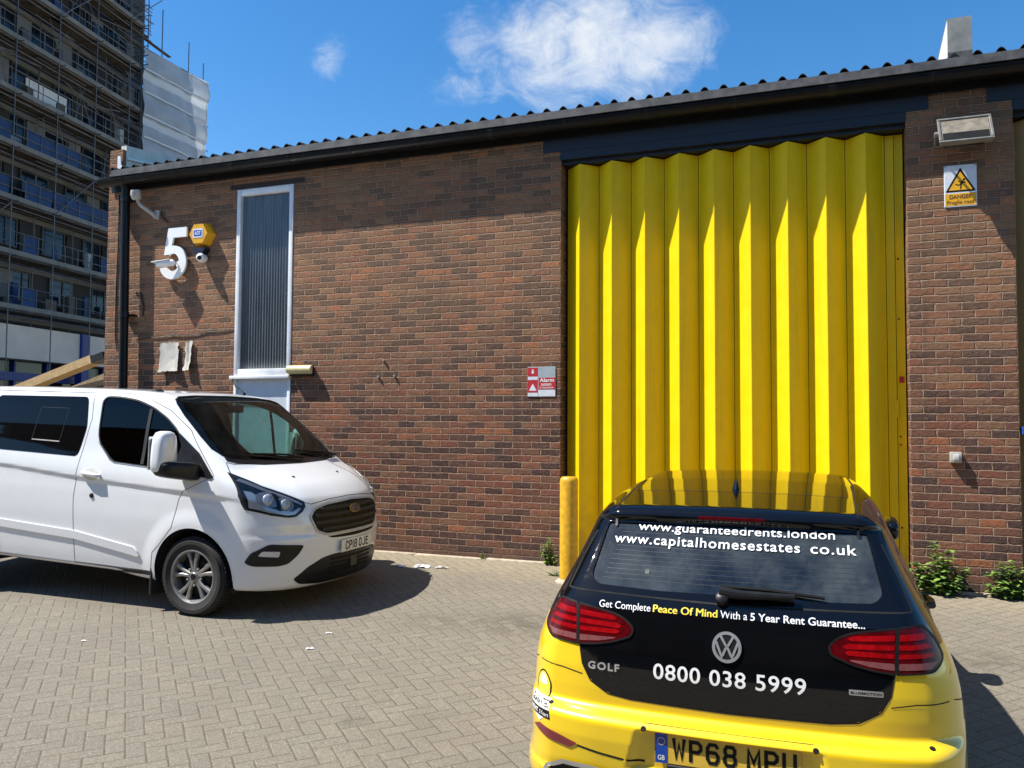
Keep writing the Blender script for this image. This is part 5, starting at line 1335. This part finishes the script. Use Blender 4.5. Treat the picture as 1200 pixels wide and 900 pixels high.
        P = S.at(v, [(-1.175, .972)])[0]; m = MB(); m.lathe([(0, .010), (.020, .010), (.024, 0)], (0, sg, 0), tuple(P), 14); m.build('lock_cap', 'ink_black', d)
    # mirrors
    for sg, d in ((-1, dr), (1, dl)):
        mr = bpy.data.objects.new('door_mirror', None); mr.location = (-.10, sg*1.02, 1.34); link(mr, d)
        if sg > 0: mr.rotation_euler = (0, 0, rad(62)); mr.location = (-.16, .97, 1.34)
        m = MB(); bm = bmesh.new(); bmesh.ops.create_cube(bm, size=1); bmesh.ops.subdivide_edges(bm, edges=bm.edges[:], cuts=5, use_grid_fill=True)
        for v in bm.verts:
            x, y, z = v.co*2; n = (abs(x)**4+abs(y)**4+abs(z)**4)**.25; x, y, z = x/n, y/n, z/n
            k = 1-.18*(z+1)/2; v.co = Vector((-.035+.085*x*(1-.2*abs(y)), sg*.185+sg*.115*y*k-sg*.03*(z+1)/2*0, .085+.185*z-.02*y*0))
        m.bm(bm); m.build('mirror_shell', 'van_white', mr, smooth=True, sharp=60)
        bm = bmesh.new(); bmesh.ops.create_cube(bm, size=1); bmesh.ops.subdivide_edges(bm, edges=bm.edges[:], cuts=4, use_grid_fill=True)
        for v in bm.verts:
            x, y, z = v.co*2; n = (abs(x)**5+abs(y)**5+abs(z)**5)**.2; x, y, z = x/n, y/n, z/n
            t = (y+1)/2; v.co = Vector((.060*(1-t)+.0*t+x*(.13-.045*t), sg*(-.06+.34*t), -.085+.040*t+z*(.085-.02*t)))
        m = MB(); m.bm(bm); m.build('mirror_arm', 'black_plastic', mr, smooth=True, sharp=60)
        m = MB(); m.bbox(-.112, -.106, sg*.19-.095, sg*.19+.095, -.06, .22, .003); m.build('mirror_glass', 'chrome', mr)
        m = MB(); m.lathe([(0, .02), (.02, .016), (.026, 0)], (1, 0, -.3), (.06, sg*.16, -.085), 14); m.build('indicator', 'lamp_cream', mr, smooth=True)
    # headlights
    hl = [(.916, 1.264), (.884, 1.226), (.811, 1.153), (.712, 1.097), (.579, 1.018), (.585, .985), (.622, .945), (.68, .905), (.735, .899), (.843, .922), (.945, .966), (.955, 1.071), (.935, 1.19)]
    for sg in (-1, 1):
        mir = lambda q: [(sg*y, z) for y, z in q]
        h = patch(S, 'F', mir(hl), off=.003, step=.03, thick=.006, name='headlight', mat='lamp_dark', parent=E)
        hd = lambda q, off, mat, nm, th=.0: patch(S, 'F', mir(q), off=off, step=.025, thick=th, name=nm, mat=mat, parent=h)
        hd([(.90, 1.215), (.87, 1.190), (.80, 1.125), (.72, 1.08), (.60, 1.005), (.61, .99), (.72, 1.055), (.81, 1.10), (.88, 1.16), (.925, 1.20)], .006, 'lamp_chrome', 'lamp_trim', .003)
        hd([(.93, 1.12), (.90, 1.11), (.865, 1.05), (.855, .985), (.78, .955), (.70, .945), (.64, .975), (.63, .962), (.69, .92), (.74, .915), (.85, .94), (.935, .98)], .006, 'lamp_bulb', 'light_strip', .003)
        for (cy, cz, r) in ((.835, 1.045, .052), (.735, 1.005, .048)):
            ring = [(cy+r*1.25*math.cos(t), cz+r*1.2*math.sin(t)) for t in np.linspace(0, 2*math.pi, 20, endpoint=False)]; hd(ring, .0065, 'lamp_chrome', 'lamp_reflector', .003)
            P = S.at('F', [(sg*cy, cz)])[0]; N = S.normal(P[None])[0]; m = MB(); m.lathe([(r*math.sin(t), .014*math.cos(t)) for t in np.linspace(.01, math.pi/2, 8)], tuple(N*.6+np.array([.4, 0, 0])), tuple(P+N*.008), 20); m.build('projector_lens', 'lamp_bulb', h, smooth=True)
        hd([(.79, 1.10), (.76, 1.085), (.78, .95), (.80, .955)], .007, 'ink_black', 'lamp_divider', .002)
        patch(S, 'F', mir([(y, z) for y, z in hl]), off=.024, step=.03, name='headlight_lens', mat='lamp_lens', parent=h)
        strip(S, 'F', mir(hl), .010, off=.0045, name='lamp_seal', mat='gap', parent=h, closed=True)
        # fog lamp recess
        fg = rounded([(.935, .515), (.925, .60), (.865, .672), (.635, .652), (.675, .580), (.742, .506), (.80, .490), (.915, .490)], .02)
        f = patch(S, 'F', mir(fg), off=.004, step=.03, thick=.006, name='fog_surround', mat='black_plastic', parent=E)
        patch(S, 'F', mir(rounded([(.905, .575), (.89, .617), (.80, .612), (.805, .565)], .012)), off=.010, step=.02, thick=.006, name='fog_lamp', mat='lamp_bulb', parent=f)
        strip(S, 'F', mir(fg), .008, off=.006, name='fog_rim', mat='rubber', parent=f, closed=True)
        P = S.at('F', [(sg*.70, .35)])[0]; N = S.normal(P[None])[0]; m = MB(); m.lathe([(0, .004), (.012, .004), (.014, 0)], tuple(N), tuple(P), 12); m.build('parking_sensor', 'van_white', E, smooth=True)
        for z_, x_ in ((1.18, .33), (1.14, .62)):
            pass
    # grille
    gr = mirror_half(rounded([(0, .725), (.40, .722), (.505, .765), (.565, .888), (.515, .952), (.38, .985), (0, 1.004)], [0, .03, .03, .03, .03, .1, 0]))
    g = patch(S, 'F', gr, off=.003, step=.03, thick=.004, name='grille', mat='ink_black', parent=E)
    for k, z in enumerate((.775, .835, .895, .950)):
        w = (.455, .525, .515, .44)[k]; patch(S, 'F', [(-w, z-.014), (w, z-.014), (w-.01, z+.014), (-w+.01, z+.014)], off=.016, step=.04, thick=.014, name='grille_bar', mat='rubber', parent=g)
    strip(S, 'F', gr, .016, off=.010, name='grille_trim', mat='trim_silver', parent=g, closed=True)
    patch(S, 'F', mirror_half(rounded([(0, .680), (.22, .684), (.34, .690), (.40, .708), (0, .710)], .004)), off=.004, step=.04, name='air_slot', mat='gap', parent=E)
    # oval badge with script
    ov = lambda a, c, cy=0, cz=.918: [(cy+a*math.cos(t), cz+c*math.sin(t)) for t in np.linspace(0, 2*math.pi, 36, endpoint=False)]
    em = patch(S, 'F', ov(.088, .036), off=.024, step=.02, thick=.010, name='badge', mat='golden_reflection', parent=E)
    patch(S, 'F', ov(.079, .029), off=.0255, step=.02, thick=.001, name='badge_field', mat='ford_blue', parent=em)
    surf_text(S, 'F', 'Ford', -.050, .9095, .10, off=.027, name='badge_script', mat='golden_reflection', parent=em, flip=1, shear=.35, h=.026, bold=.01)
    # lower black grille
    lb = mirror_half(rounded([(0, .290), (.40, .288), (.62, .312), (.675, .360), (.575, .458), (.436, .522), (.32, .540), (0, .543)], [0, .02, .03, .02, .03, .03, .03, 0]))
    q = patch(S, 'F', lb, off=.004, step=.03, thick=.006, name='lower_grille', mat='black_plastic', parent=E)
    for z in (.375, .415, .455, .495):
        patch(S, 'F', [(-.33, z-.006), (.33, z-.006), (.33, z+.006), (-.33, z+.006)], off=.010, step=.05, thick=.006, name='grille_bar', mat='ink_black', parent=q)
    m = MB(); P = S.at('F', [(0, .44)])[0]; m.bbox(P[0]+.002, P[0]+.014, -.06, .05, .39, .50, .004); m.build('bracket', 'mesh_grey', q)
    # number plate
    P = S.at('F', [(0, .60)])[0]; px = P[0]+.018
    m = MB(); m.bbox(px-.008, px, -.26, .26, .547, .658, .003, 1); pl = m.build('number_plate', 'plate_white', E)
    V, Fc = plate_text('CP18 OJE'); V[:, 0] -= V[:, 0].max()/2; W = np.c_[np.full(len(V), px+.0012), V[:, 0], V[:, 1]+.563]; mesh_obj('plate_letters', W, Fc, 'ink_black', pl)
    m = MB(); m.box(px-.02, px-.0085, -.2, .2, .56, .645); m.build('plate_holder', 'ink_black', pl)
    # bonnet washers, wipers, roof aerial
    for y in (-.42, .30):
        P = S.at('T', [(.62, y)])[0]; m = MB(); m.lathe([(0, .010), (.012, .008), (.016, 0)], (-.3, 0, 1), tuple(P), 12); m.build('washer_jet', 'ink_black', bo, smooth=True)
    for y0, y1, z1 in ((.10, -.52, 1.395), (.80, .22, 1.40)):
        A = S.at('F', [(y0, 1.335), (y0-.2, 1.362), (y1, z1)]); N = S.normal(A); m = MB(); m.tube([tuple(A[0]+N[0]*.02), tuple(A[1]+N[1]*.035), tuple(A[2]+N[2]*.02)], [.011, .010, .008], 8)
        B2 = S.at('F', [(y0-.12, 1.349), (y1-.10, z1+.015)]); m.tube([tuple(B2[0]+N[1]*.012), tuple(B2[1]+N[2]*.012)], .007, 6); m.build('wiper', 'ink_black', E, smooth=True)
    P = S.at('T', [(-.72, .52)])[0]; m = MB(); m.lathe([(0, .03), (.014, .026), (.02, 0)], (0, 0, 1), tuple(P), 12); m.tube([tuple(P+np.array([0, 0, .02])), tuple(P+np.array([-.17, .02, .13]))], [.007, .004], 6); m.build('aerial', 'ink_black', E, smooth=True)
    P = S.at('T', [(-.80, -.62)])[0]; m = MB(); m.lathe([(.055*math.sin(t), .022*math.cos(t)) for t in np.linspace(.01, math.pi/2, 7)], (0, 0, 1), tuple(P-np.array([0, 0, .002])), 18); m.build('roof_cap', 'ink_black', E, smooth=True)
    # cab interior
    m = MB(); m.bbox(-.9, .34, -.83, .83, .55, .60, .01); m.build('cab_floor', 'inside_dark', E)
    m = MB(); m.prism([(.36, .80), (.36, 1.245), (.10, 1.27), (-.12, 1.22), (-.16, 1.08), (-.02, .80)], -.80, .80); m.build('dashboard', 'inside_dark', E, smooth=True, sharp=30)
    for y in (-.50, .12, .55):
        s = bpy.data.objects.new('seat', None); s.location = (-.78, y, .62); link(s, E); w = .23 if y != .12 else .19
        m = MB(); m.bbox(-.22, .28, -w, w, .10, .28, .05, 3); m.build('seat_cushion', 'seat_cloth', s, smooth=True, sharp=60)
        m = MB(); m.bbox(-.08, .07, -w, w, -.02, .62, .05, 3, Matrix.Translation((-.24, 0, .24))@Matrix.Rotation(rad(-12), 4, 'Y')); m.build('backrest', 'seat_cloth', s, smooth=True, sharp=60)
        m = MB(); m.bbox(-.05, .05, -.13, .13, 0, .20, .04, 3, Matrix.Translation((-.40, 0, .90))@Matrix.Rotation(rad(-8), 4, 'Y')); m.build('headrest', 'seat_cloth', s, smooth=True, sharp=60)
    m = MB(); M = Matrix.Translation((-.30, -.48, 1.22))@Matrix.Rotation(rad(62), 4, 'Y')
    ring = [M@Vector((.185*math.cos(t), .185*math.sin(t), 0)) for t in np.linspace(0, 2*math.pi, 29)]; m.tube(ring, .016, 8, caps=False)
    m.tube([M@Vector((-.18, 0, 0)), M@Vector((0, 0, -.03)), M@Vector((.18, 0, 0))], .018, 6); m.tube([M@Vector((0, 0, -.03)), M@Vector((0, 0, -.28))], .04, 8); m.build('steering_wheel', 'inside_dark', E, smooth=True)
    m = MB(); m.prism([(-.86, .6), (.86, .6), (.84, 1.2), (.76, 1.6), (.68, 1.84), (-.68, 1.84), (-.76, 1.6), (-.84, 1.2)], -1.32, -1.28, 'yz'); m.build('bulkhead', 'inside_dark', E)
    P = S.at('F', [(.05, 1.87)])[0]; m = MB(); m.bbox(P[0]-.10, P[0]-.06, -.08, .17, 1.77, 1.845, .012); m.build('cabin_mirror', 'inside_dark', E)
    m = MB(); m.box(-3.95, .60, -.86, .86, .30, .33); m.build('underbody', 'inside_dark', E)
    # wheels and mud flaps (the tail sits higher than the nose, so the rear axle hangs lower in the body)
    for sg in (-1, 1):
        wheel(E, (0, sg*.855, .343), sg, .343, .215, .232); wheel(E, (-2.933, sg*.855, .343-.087), sg, .343, .215, .232)
        m = MB(); m.bbox(-.475, -.455, sg*.95-.11 if sg > 0 else -.95, sg*.95 if sg > 0 else -.95+.22, .13, .42, .006); m.build('mud_flap', 'rubber', E)
    return E
flat('lamp_dark', (.016, .018, .022), .25, var=.5, vscale=16)
build_van()
# ---------------------------------------------------------------- yellow and black hatchback
def build_golf():
    S = GOLF
    E = empty('hatchback', (2.298, -5.50, -.19), (0, 0, rad(91)), 'yellow and black hatchback with white lettering, tail towards the viewer', 'car')
    gx = lin((-.10, .35, .018), (.35, 1.2, .03), (1.2, 4.30, .05)); gy = lin((-.96, .96, .0125)); gz_ = lin((.14, .42, .015), (.42, .72, .010), (.72, 1.05, .013), (1.05, 1.52, .0125))
    b = Body(S, gx, gy, gz_, (1.15, 3.3), .78)
    AW = .345
    for cx in (.78, 3.40):
        a = arch_circle(cx, .32, AW, AW, .05)
        for v, ok in (('R', lambda c: c.y < -.4), ('L', lambda c: c.y > .4)): b.hole(v, a, ok)
    gl = mirror_half(rounded([(0, 1.104), (.26, 1.101), (.515, 1.108), (.548, 1.138), (.53, 1.225), (.508, 1.336), (0, 1.342)], [0, 0, .03, .04, .05, .012, 0]))
    b.hole('B', gl, lambda c: c.x < .8)
    fr = mirror_half([(0, 1.06), (.66, 1.07), (.55, 1.36), (0, 1.385)]); b.hole('F', fr, lambda c: c.z > .99)
    sw = [(.95, 1.02), (1.22, 1.315), (1.9, 1.385), (2.35, 1.35), (2.95, 1.03), (2.6, .985), (1.2, .985)]
    for v, ok in (('R', lambda c: c.y < -.4), ('L', lambda c: c.y > .4)): b.hole(v, rounded(sw, .05), ok)
    # tailgate lifts out as a panel of its own
    tg = mirror_half(rounded([(0, .692), (.36, .697), (.45, .708), (.522, .75), (.556, .81), (.570, .885), (.582, 1.034), (.645, 1.082), (.60, 1.20), (.555, 1.30), (.535, 1.43), (0, 1.45)], [0, 0, .05, .03, .03, .01, .02, .03, .1, .1, 0, 0]))
    tail = b.take(b.cut('B', tg, lambda c: c.x < .95, thr=.02), 'tailgate', 'golf_black', E, depth=.025)
    # black upper body above the shoulder line
    b.plane((0, 0, .965), (0, 0, 1))
    up = [f for f in b.bm.faces if f.calc_center_median().z > .965]
    roof = b.take(up, 'roof', 'golf_black', E)
    body = b.rest('body', 'golf_yellow', E); b.bm.free()
    for cx in (.78, 3.40):
        for s in (-1, 1): arch_liner(S, E, cx, .32, AW, AW, s, .1, yo=.82)
    g = dict(off=-.006, step=.04)
    gp = patch(S, 'B', gl, name='rear_window', mat='tint_glass', parent=tail, **g)
    # heater wires
    for k in range(11):
        z = 1.135+.017*k; w = .50-.06*(z-1.135)/.19; strip(S, 'B', [(-w, z), (w, z)], .0008, off=-.0052, name='heater_wire', mat='mesh_grey', parent=gp)
    patch(S, 'F', fr, name='windscreen', mat='tint_glass', parent=E, **g)
    for v in 'RL': patch(S, v, rounded(sw, .05), name='side_window', mat='dark_glass', parent=E, **g)
    # seams: tailgate outline, glass foot, roof hinge line, bumper
    strip(S, 'B', [(.582, 1.034), (.570, .885), (.556, .81), (.522, .75), (.45, .708), (.36, .697), (0, .692), (-.36, .697), (-.45, .708), (-.522, .75), (-.556, .81), (-.570, .885), (-.582, 1.034)], .006, parent=tail, step=.02)
    strip(S, 'B', [(.642, 1.083), (.337, 1.077), (0, 1.072), (-.337, 1.077), (-.642, 1.083)], .006, parent=tail)
    strip(S, 'B', [(.642, 1.083), (.60, 1.20), (.556, 1.30)], .006, parent=tail); strip(S, 'B', [(-.642, 1.083), (-.60, 1.20), (-.556, 1.30)], .006, parent=tail)
    strip(S, 'T', [(.80, -.47), (.785, 0), (.80, .47)], .006, parent=roof)
    for s in (-1, 1):
        strip(S, 'T', [(.36, s*.475), (.8, s*.49), (1.4, s*.52), (2.2, s*.53)], .010, off=.0015, name='roof_channel', mat='black_plastic', parent=roof)
        strip(S, 'B', [(s*.752, .786), (s*.64, .783), (s*.556, .770)], .004, parent=body)
    strip(S, 'L', [(.22, .785), (.40, .74), (.47, .60)], .004, parent=body); strip(S, 'R', [(.22, .785), (.40, .74), (.47, .60)], .004, parent=body)
    # spoiler underside brake light
    patch(S, 'B', rounded([(-.13, 1.366), (.13, 1.366), (.13, 1.380), (-.13, 1.380)], .004), off=.002, step=.03, name='high_brake_light', mat='red_dark', parent=tail)
    # tail lights: outer half on the body, inner half on the tailgate
    for s in (-1, 1):
        mir = lambda q: [(s*y, z) for y, z in q]
        lo = rounded([(.578, .884), (.70, .892), (.742, .926), (.715, .991), (.668, 1.043), (.590, 1.034)], [.004, .015, .03, .06, .02, .004])
        li = rounded([(.571, .884), (.50, .892), (.435, .905), (.362, .932), (.352, .961), (.385, .992), (.430, 1.010), (.51, 1.024), (.583, 1.033)], [.004, .02, .02, .02, .02, .02, .02, .02, .004])
        for poly, par, nm in ((lo, body, 'tail_light'), (li, tail, 'tail_light')):
            o = patch(S, 'B', mir(poly), off=.005, step=.02, thick=.007, name=nm, mat='red_dark', parent=par)
            strip(S, 'B', mir(poly), .007, off=.0056, name='lamp_seal', mat='ink_black', parent=o, closed=True)
            def bar(q, mat, nm2): patch(S, 'B', mir(q), off=.0062, step=.02, thick=.002, name=nm2, mat=mat, parent=o)
            if par is body:
                bar(rounded([(.588, .992), (.680, .998), (.668, 1.018), (.592, 1.013)], .004), 'red_bright', 'light_bar'); bar(rounded([(.586, .962), (.695, .968), (.688, .983), (.587, .980)], .004), 'red_bright', 'light_bar'); bar(rounded([(.584, .934), (.708, .940), (.703, .953), (.585, .950)], .004), 'red_bright', 'light_bar')
                bar(rounded([(.583, .897), (.692, .902), (.715, .924), (.584, .919)], .005), 'red_pale', 'reversing_light')
            else:
                bar(rounded([(.572, .992), (.43, .984), (.418, .992), (.44, 1.002), (.574, 1.011)], .004), 'red_bright', 'light_bar'); bar(rounded([(.571, .962), (.41, .957), (.40, .966), (.418, .975), (.572, .979)], .004), 'red_bright', 'light_bar'); bar(rounded([(.570, .935), (.42, .936), (.405, .945), (.42, .953), (.571, .950)], .004), 'red_bright', 'light_bar')
                bar(rounded([(.569, .896), (.49, .904), (.43, .917), (.42, .923), (.569, .919)], .004), 'red_pale', 'reversing_light')
    # wiper
    P = S.at('B', [(.02, 1.085), (-.02, 1.115), (-.23, 1.108), (-.33, 1.102)]); N = S.normal(P); w = bpy.data.objects.new('rear_wiper', None); link(w, tail)
    m = MB(); m.tube([tuple(P[0]+N[0]*.004), tuple(P[0]+N[0]*.034), tuple(P[0]+N[0]*.040)], [.026, .023, .012], 16); Q = S.at('B', [(.03, 1.103), (-.05, 1.098), (-.24, 1.102)]); m.tube([tuple(q+n*.028) for q, n in zip(Q, S.normal(Q))], [.022, .018, .011], 10); m.build('wiper_arm', 'black_plastic', w, smooth=True)
    Q = S.at('B', [(.03, 1.128), (-.15, 1.126), (-.345, 1.112)]); m = MB(); m.tube([tuple(q+n*.010) for q, n in zip(Q, S.normal(Q))], [.008, .008, .006], 8); m.build('wiper_blade', 'ink_black', w, smooth=True)
    # lettering
    T = lambda body_, x, z, wd, **k: surf_text(S, 'B', body_, x, z, wd, parent=k.pop('par', tail), **k)
    T('www.guaranteedrents.london', .379, 1.313, .770, h=.030, bold=.006, off=-.001, spacing=1.04)
    T('www.capitalhomesestates', .474, 1.262, .735, h=.034, bold=.008, off=-.001, spacing=1.12); T('co.uk', -.300, 1.262, .166, h=.034, bold=.008, off=-.001, spacing=1.10)
    T('Get Complete', .497, 1.028, .206, h=.0245); T('Peace Of Mind', .280, 1.028, .243, h=.0245, bold=0, dup=.0009, mat='letter_yellow'); T('With a', .026, 1.028, .098, h=.0245); T('5 Year Rent Guarantee...', -.083, 1.028, .395, h=.0245, bold=.012)
    T('0800 038 5999', .272, .790, .548, h=.056, bold=.012, spacing=1.08)
    T('GOLF', .530, .797, .126, h=.027, bold=.03, th=.004, off=.001, mat='chrome', name='model_letters', spacing=1.25)
    bd = patch(S, 'B', rounded([(-.419, .805), (-.531, .805), (-.531, .823), (-.419, .823)], .003), off=.003, step=.03, thick=.003, name='trim_badge', mat='satin_chrome', parent=tail)
    T('BLUEMOTION', -.424, .8095, .102, h=.009, bold=.02, off=.0035, mat='ink_black', par=bd)
    # round badge: ring with a V over a W
    cz = .929; C = [(.052*math.cos(t), cz+.053*math.sin(t)) for t in np.linspace(0, 2*math.pi, 40, endpoint=False)]
    bg = patch(S, 'B', C, off=.006, step=.015, thick=.008, name='round_badge', mat='ink_black', parent=tail)
    strip(S, 'B', [(.0475*math.cos(t), cz+.0485*math.sin(t)) for t in np.linspace(0, 2*math.pi, 44, endpoint=False)], .011, off=.0085, step=.02, name='badge_ring', mat='chrome', parent=bg, closed=True)
    for q in ([(-.0235, .0375), (-.0005, -.001), (.0225, .0375)], [(-.040, .018), (-.0185, -.036), (-.0005, .005), (.0175, -.036), (.039, .018)]):
        strip(S, 'B', [(y, cz+z) for y, z in q], .0085, off=.0086, step=.012, name='badge_stroke', mat='chrome', parent=bg)
    # bumper details: plate, sensors, reflectors, tow cover, exhaust trims
    P = S.at('B', [(0, .54)])[0]; px = P[0]-.006
    m = MB(); m.bbox(px, px+.006, -.26, .26, .494, .605, .003, 1); pl = m.build('number_plate', 'plate_yellow', E)
    m = MB(); m.box(px-.0012, px-.0002, .212, .2585, .4955, .6035); eu = m.build('plate_band', 'eu_blue', pl)
    V, Fc = plate_text('WP68 MPU'); W = np.c_[np.full(len(V), px-.0014), .195-V[:, 0], V[:, 1]+.513]; mesh_obj('plate_letters', W, Fc, 'ink_black', pl)
    V, Fc = text_fit('GB', .026, h=.018, bold=.02); W = np.c_[np.full(len(V), px-.0020), .2485-V[:, 0], V[:, 1]+.507]; mesh_obj('band_letters', W, [tuple(reversed(f)) for f in Fc], 'plate_white', eu)
    m = MB()
    for k in range(12):
        a = k*math.pi/6; m.lathe([(0, .0006), (.0022, .0006), (.0022, 0)], (-1, 0, 0), (px-.0012, .2355+.013*math.cos(a), .575+.013*math.sin(a)), 6)
    m.build('band_stars', 'letter_yellow', eu)
    m = MB(); m.bbox(px-.004, px+.012, -.21, .215, .470, .4925, .004, 1); ho = m.build('plate_holder', 'black_plastic', pl)
    V, Fc = text_fit('0 XPRESS CENTRE', .30, h=.013, bold=.01)
    for y, z in ((.300, .628), (-.306, .630), (.686, .652), (-.686, .655)):
        q = S.at('B', [(y, z-.012)])[0]; n = S.normal(q[None])[0]; m = MB(); m.lathe([(0, .0025), (.009, .0025), (.0105, 0)], tuple(n), tuple(q), 16); m.build('parking_sensor', 'ink_black', body, smooth=True)
    for s in (-1, 1):
        mir = lambda q: [(s*y, z) for y, z in q]
        patch(S, 'B', mir(rounded([(.770, .534), (.735, .556), (.64, .539), (.563, .519), (.593, .499), (.69, .511)], .008)), off=.004, step=.02, thick=.006, name='reflector', mat='reflector', parent=body)
        strip(S, 'B', mir([(.563, .512), (.47, .498), (.36, .487), (.30, .485)]), .008, off=.001, name='crease_shade', mat='gap', parent=body)  # dark strip painted for the shade in the bumper crease
        patch(S, 'B', mir(rounded([(.70, .335), (.685, .40), (.62, .432), (.40, .425), (.42, .335)], .02)), off=.003, step=.03, thick=.004, name='exhaust_recess', mat='ink_black', parent=body)
        strip(S, 'B', mir([(.715, .345), (.692, .402), (.622, .438), (.50, .440), (.405, .428)]), .018, off=.010, name='exhaust_trim', mat='satin_chrome', parent=body)
    patch(S, 'B', mirror_half(rounded([(0, .20), (.70, .20), (.74, .28), (.70, .33), (0, .33)], .02)), off=.003, step=.05, thick=.004, name='diffuser', mat='black_plastic', parent=body)
    # sticker on the left corner: pale rounded badge over a two line banner
    st = patch(S, 'B', rounded([(.700, .648), (.693, .70), (.712, .735), (.733, .750), (.757, .738), (.775, .70), (.778, .648)], .012), off=.0012, step=.015, name='sticker', mat='ink_black', parent=body)
    patch(S, 'B', rounded([(.706, .648), (.700, .70), (.716, .730), (.734, .743), (.755, .731), (.769, .70), (.772, .648)], .012), off=.0018, step=.015, name='sticker_field', mat='letter_yellow', parent=st)
    patch(S, 'B', rounded([(.716, .69), (.722, .722), (.735, .735), (.751, .722), (.757, .69)], .008), off=.0024, step=.015, name='sticker_flash', mat='white_letters', parent=st)
    patch(S, 'B', [(.688, .615), (.688, .648), (.790, .648), (.790, .615)], off=.0020, step=.015, name='sticker_banner', mat='white_letters', parent=st)
    patch(S, 'B', [(.682, .583), (.686, .614), (.790, .614), (.790, .583)], off=.0020, step=.015, name='sticker_banner', mat='ink_black', parent=st)
    patch(S, 'B', rounded([(.712, .582), (.737, .562), (.764, .582)], .006), off=.0018, step=.015, name='sticker_foot', mat='white_letters', parent=st)
    T('GUARANTEED', .787, .622, .096, h=.020, bold=.02, off=.0026, mat='ink_black', par=st); T('RENT', .786, .590, .042, h=.018, bold=.03, off=.0026, par=st); T('5Years', .738, .590, .050, h=.016, off=.0026, shear=.2, par=st)
    # roof aerial
    P = S.at('T', [(.90, .015)])[0]; m = MB(); m.raw([(-.085, 0, 0), (.045, -.017, 0), (.045, .017, 0), (.06, 0, .0), (.03, -.004, .055), (.03, .004, .055), (.042, 0, .052), (-.02, 0, .028)], [(0, 1, 4, 7), (0, 7, 5, 2), (7, 4, 5), (1, 3, 6, 4), (3, 2, 5, 6), (4, 6, 5), (0, 2, 3, 1)]); a = m.build('aerial', 'golf_black', roof); a.location = tuple(P-np.array([0, 0, .004]))
    a.rotation_euler = (0, 0, math.pi)
    # rear wheel arches, wheels, folded mirrors, right door handles
    for s in (-1, 1):
        for cx in (.78, 3.40): wheel(E, (cx, s*.72, .316), s, .316, .205, .205, 5, False)
        mr = bpy.data.objects.new('door_mirror', None); mr.location = (2.85, s*.76, 1.055); link(mr, E)
        bm = bmesh.new(); bmesh.ops.create_cube(bm, size=1); bmesh.ops.subdivide_edges(bm, edges=bm.edges[:], cuts=5, use_grid_fill=True)
        for v in bm.verts:
            x, y, z = v.co*2; n = (abs(x)**3+abs(y)**3+abs(z)**3)**(1/3); x, y, z = x/n, y/n, z/n
            v.co = Vector((-.03+.115*x, s*(.085+.045*y+.02*x*0), .01+.075*z*(1+.2*x)))
        m = MB(); m.bm(bm); m.tube([(.06, -s*.03, -.04), (.05, s*.06, -.03)], .035, 8); m.build('mirror_shell', 'golf_black', mr, smooth=True, sharp=60)
        m = MB(); m.bbox(-.10, .05, s*.035-.003, s*.035+.003, -.05, .065, .002); m.build('mirror_glass', 'chrome', mr)
        v = 'R' if s < 0 else 'L'
        for x in (1.42, 2.35):
            q = S.at(v, [(x-.10, .885), (x, .89), (x+.10, .89)]); m = MB(); m.tube([tuple(q[0]), tuple(q[0]+np.array([.025, s*.038, 0])), tuple(q[1]+np.array([0, s*.045, 0])), tuple(q[2]+np.array([-.025, s*.038, 0])), tuple(q[2])], [.015, .017, .018, .017, .015], 10); m.build('door_handle', 'black_plastic', body, smooth=True)
        strip(S, v, [(1.30, .30), (1.22, .50), (1.25, .85), (1.02, .965)], .005, parent=body); strip(S, v, [(2.20, .30), (2.20, .94)], .005, parent=body)
    # cabin
    m = MB(); m.box(.40, 3.2, -.66, .66, .30, .34); m.build('cabin_floor', 'inside_dark', E)
    m = MB(); m.box(.22, 1.10, -.52, .52, .93, .945); m.build('parcel_shelf', 'seat_cloth', E)
    def seat(x, y, w, zt, hr):
        s = bpy.data.objects.new('seat', None); s.location = (x, y, .36); link(s, E)
        m = MB(); m.bbox(-.08, .08, -w, w, .0, zt-.36, .05, 3, Matrix.Rotation(rad(-14), 4, 'Y')); m.build('backrest', 'seat_cloth', s, smooth=True, sharp=60)
        m = MB(); m.bbox(.0, .5, -w, w, .0, .16, .05, 3); m.build('seat_cushion', 'seat_cloth', s, smooth=True, sharp=60)
        if hr:
            m = MB(); m.bbox(-.05, .05, -.125, .125, 0, .16, .045, 3, Matrix.Translation((-.17, 0, zt-.33))); m.build('headrest', 'seat_cloth', s, smooth=True, sharp=60)
    for y in (-.42, 0, .42): seat(1.30, y, .205, .98, True)
    for y in (-.36, .36): seat(2.15, y, .24, 1.06, True)
    m = MB(); m.prism([(3.15, .6), (3.15, 1.0), (2.85, 1.03), (2.66, .96), (2.66, .6)], -.62, .62); m.build('dashboard', 'inside_dark', E)
    m = MB(); m.bbox(2.46, 2.49, -.11, .11, 1.27, 1.335, .012); m.build('cabin_mirror', 'inside_dark', E)
    m = MB(); m.box(.25, 4.1, -.70, .70, .17, .20); m.build('underbody', 'inside_dark', E)
    return E
build_golf()
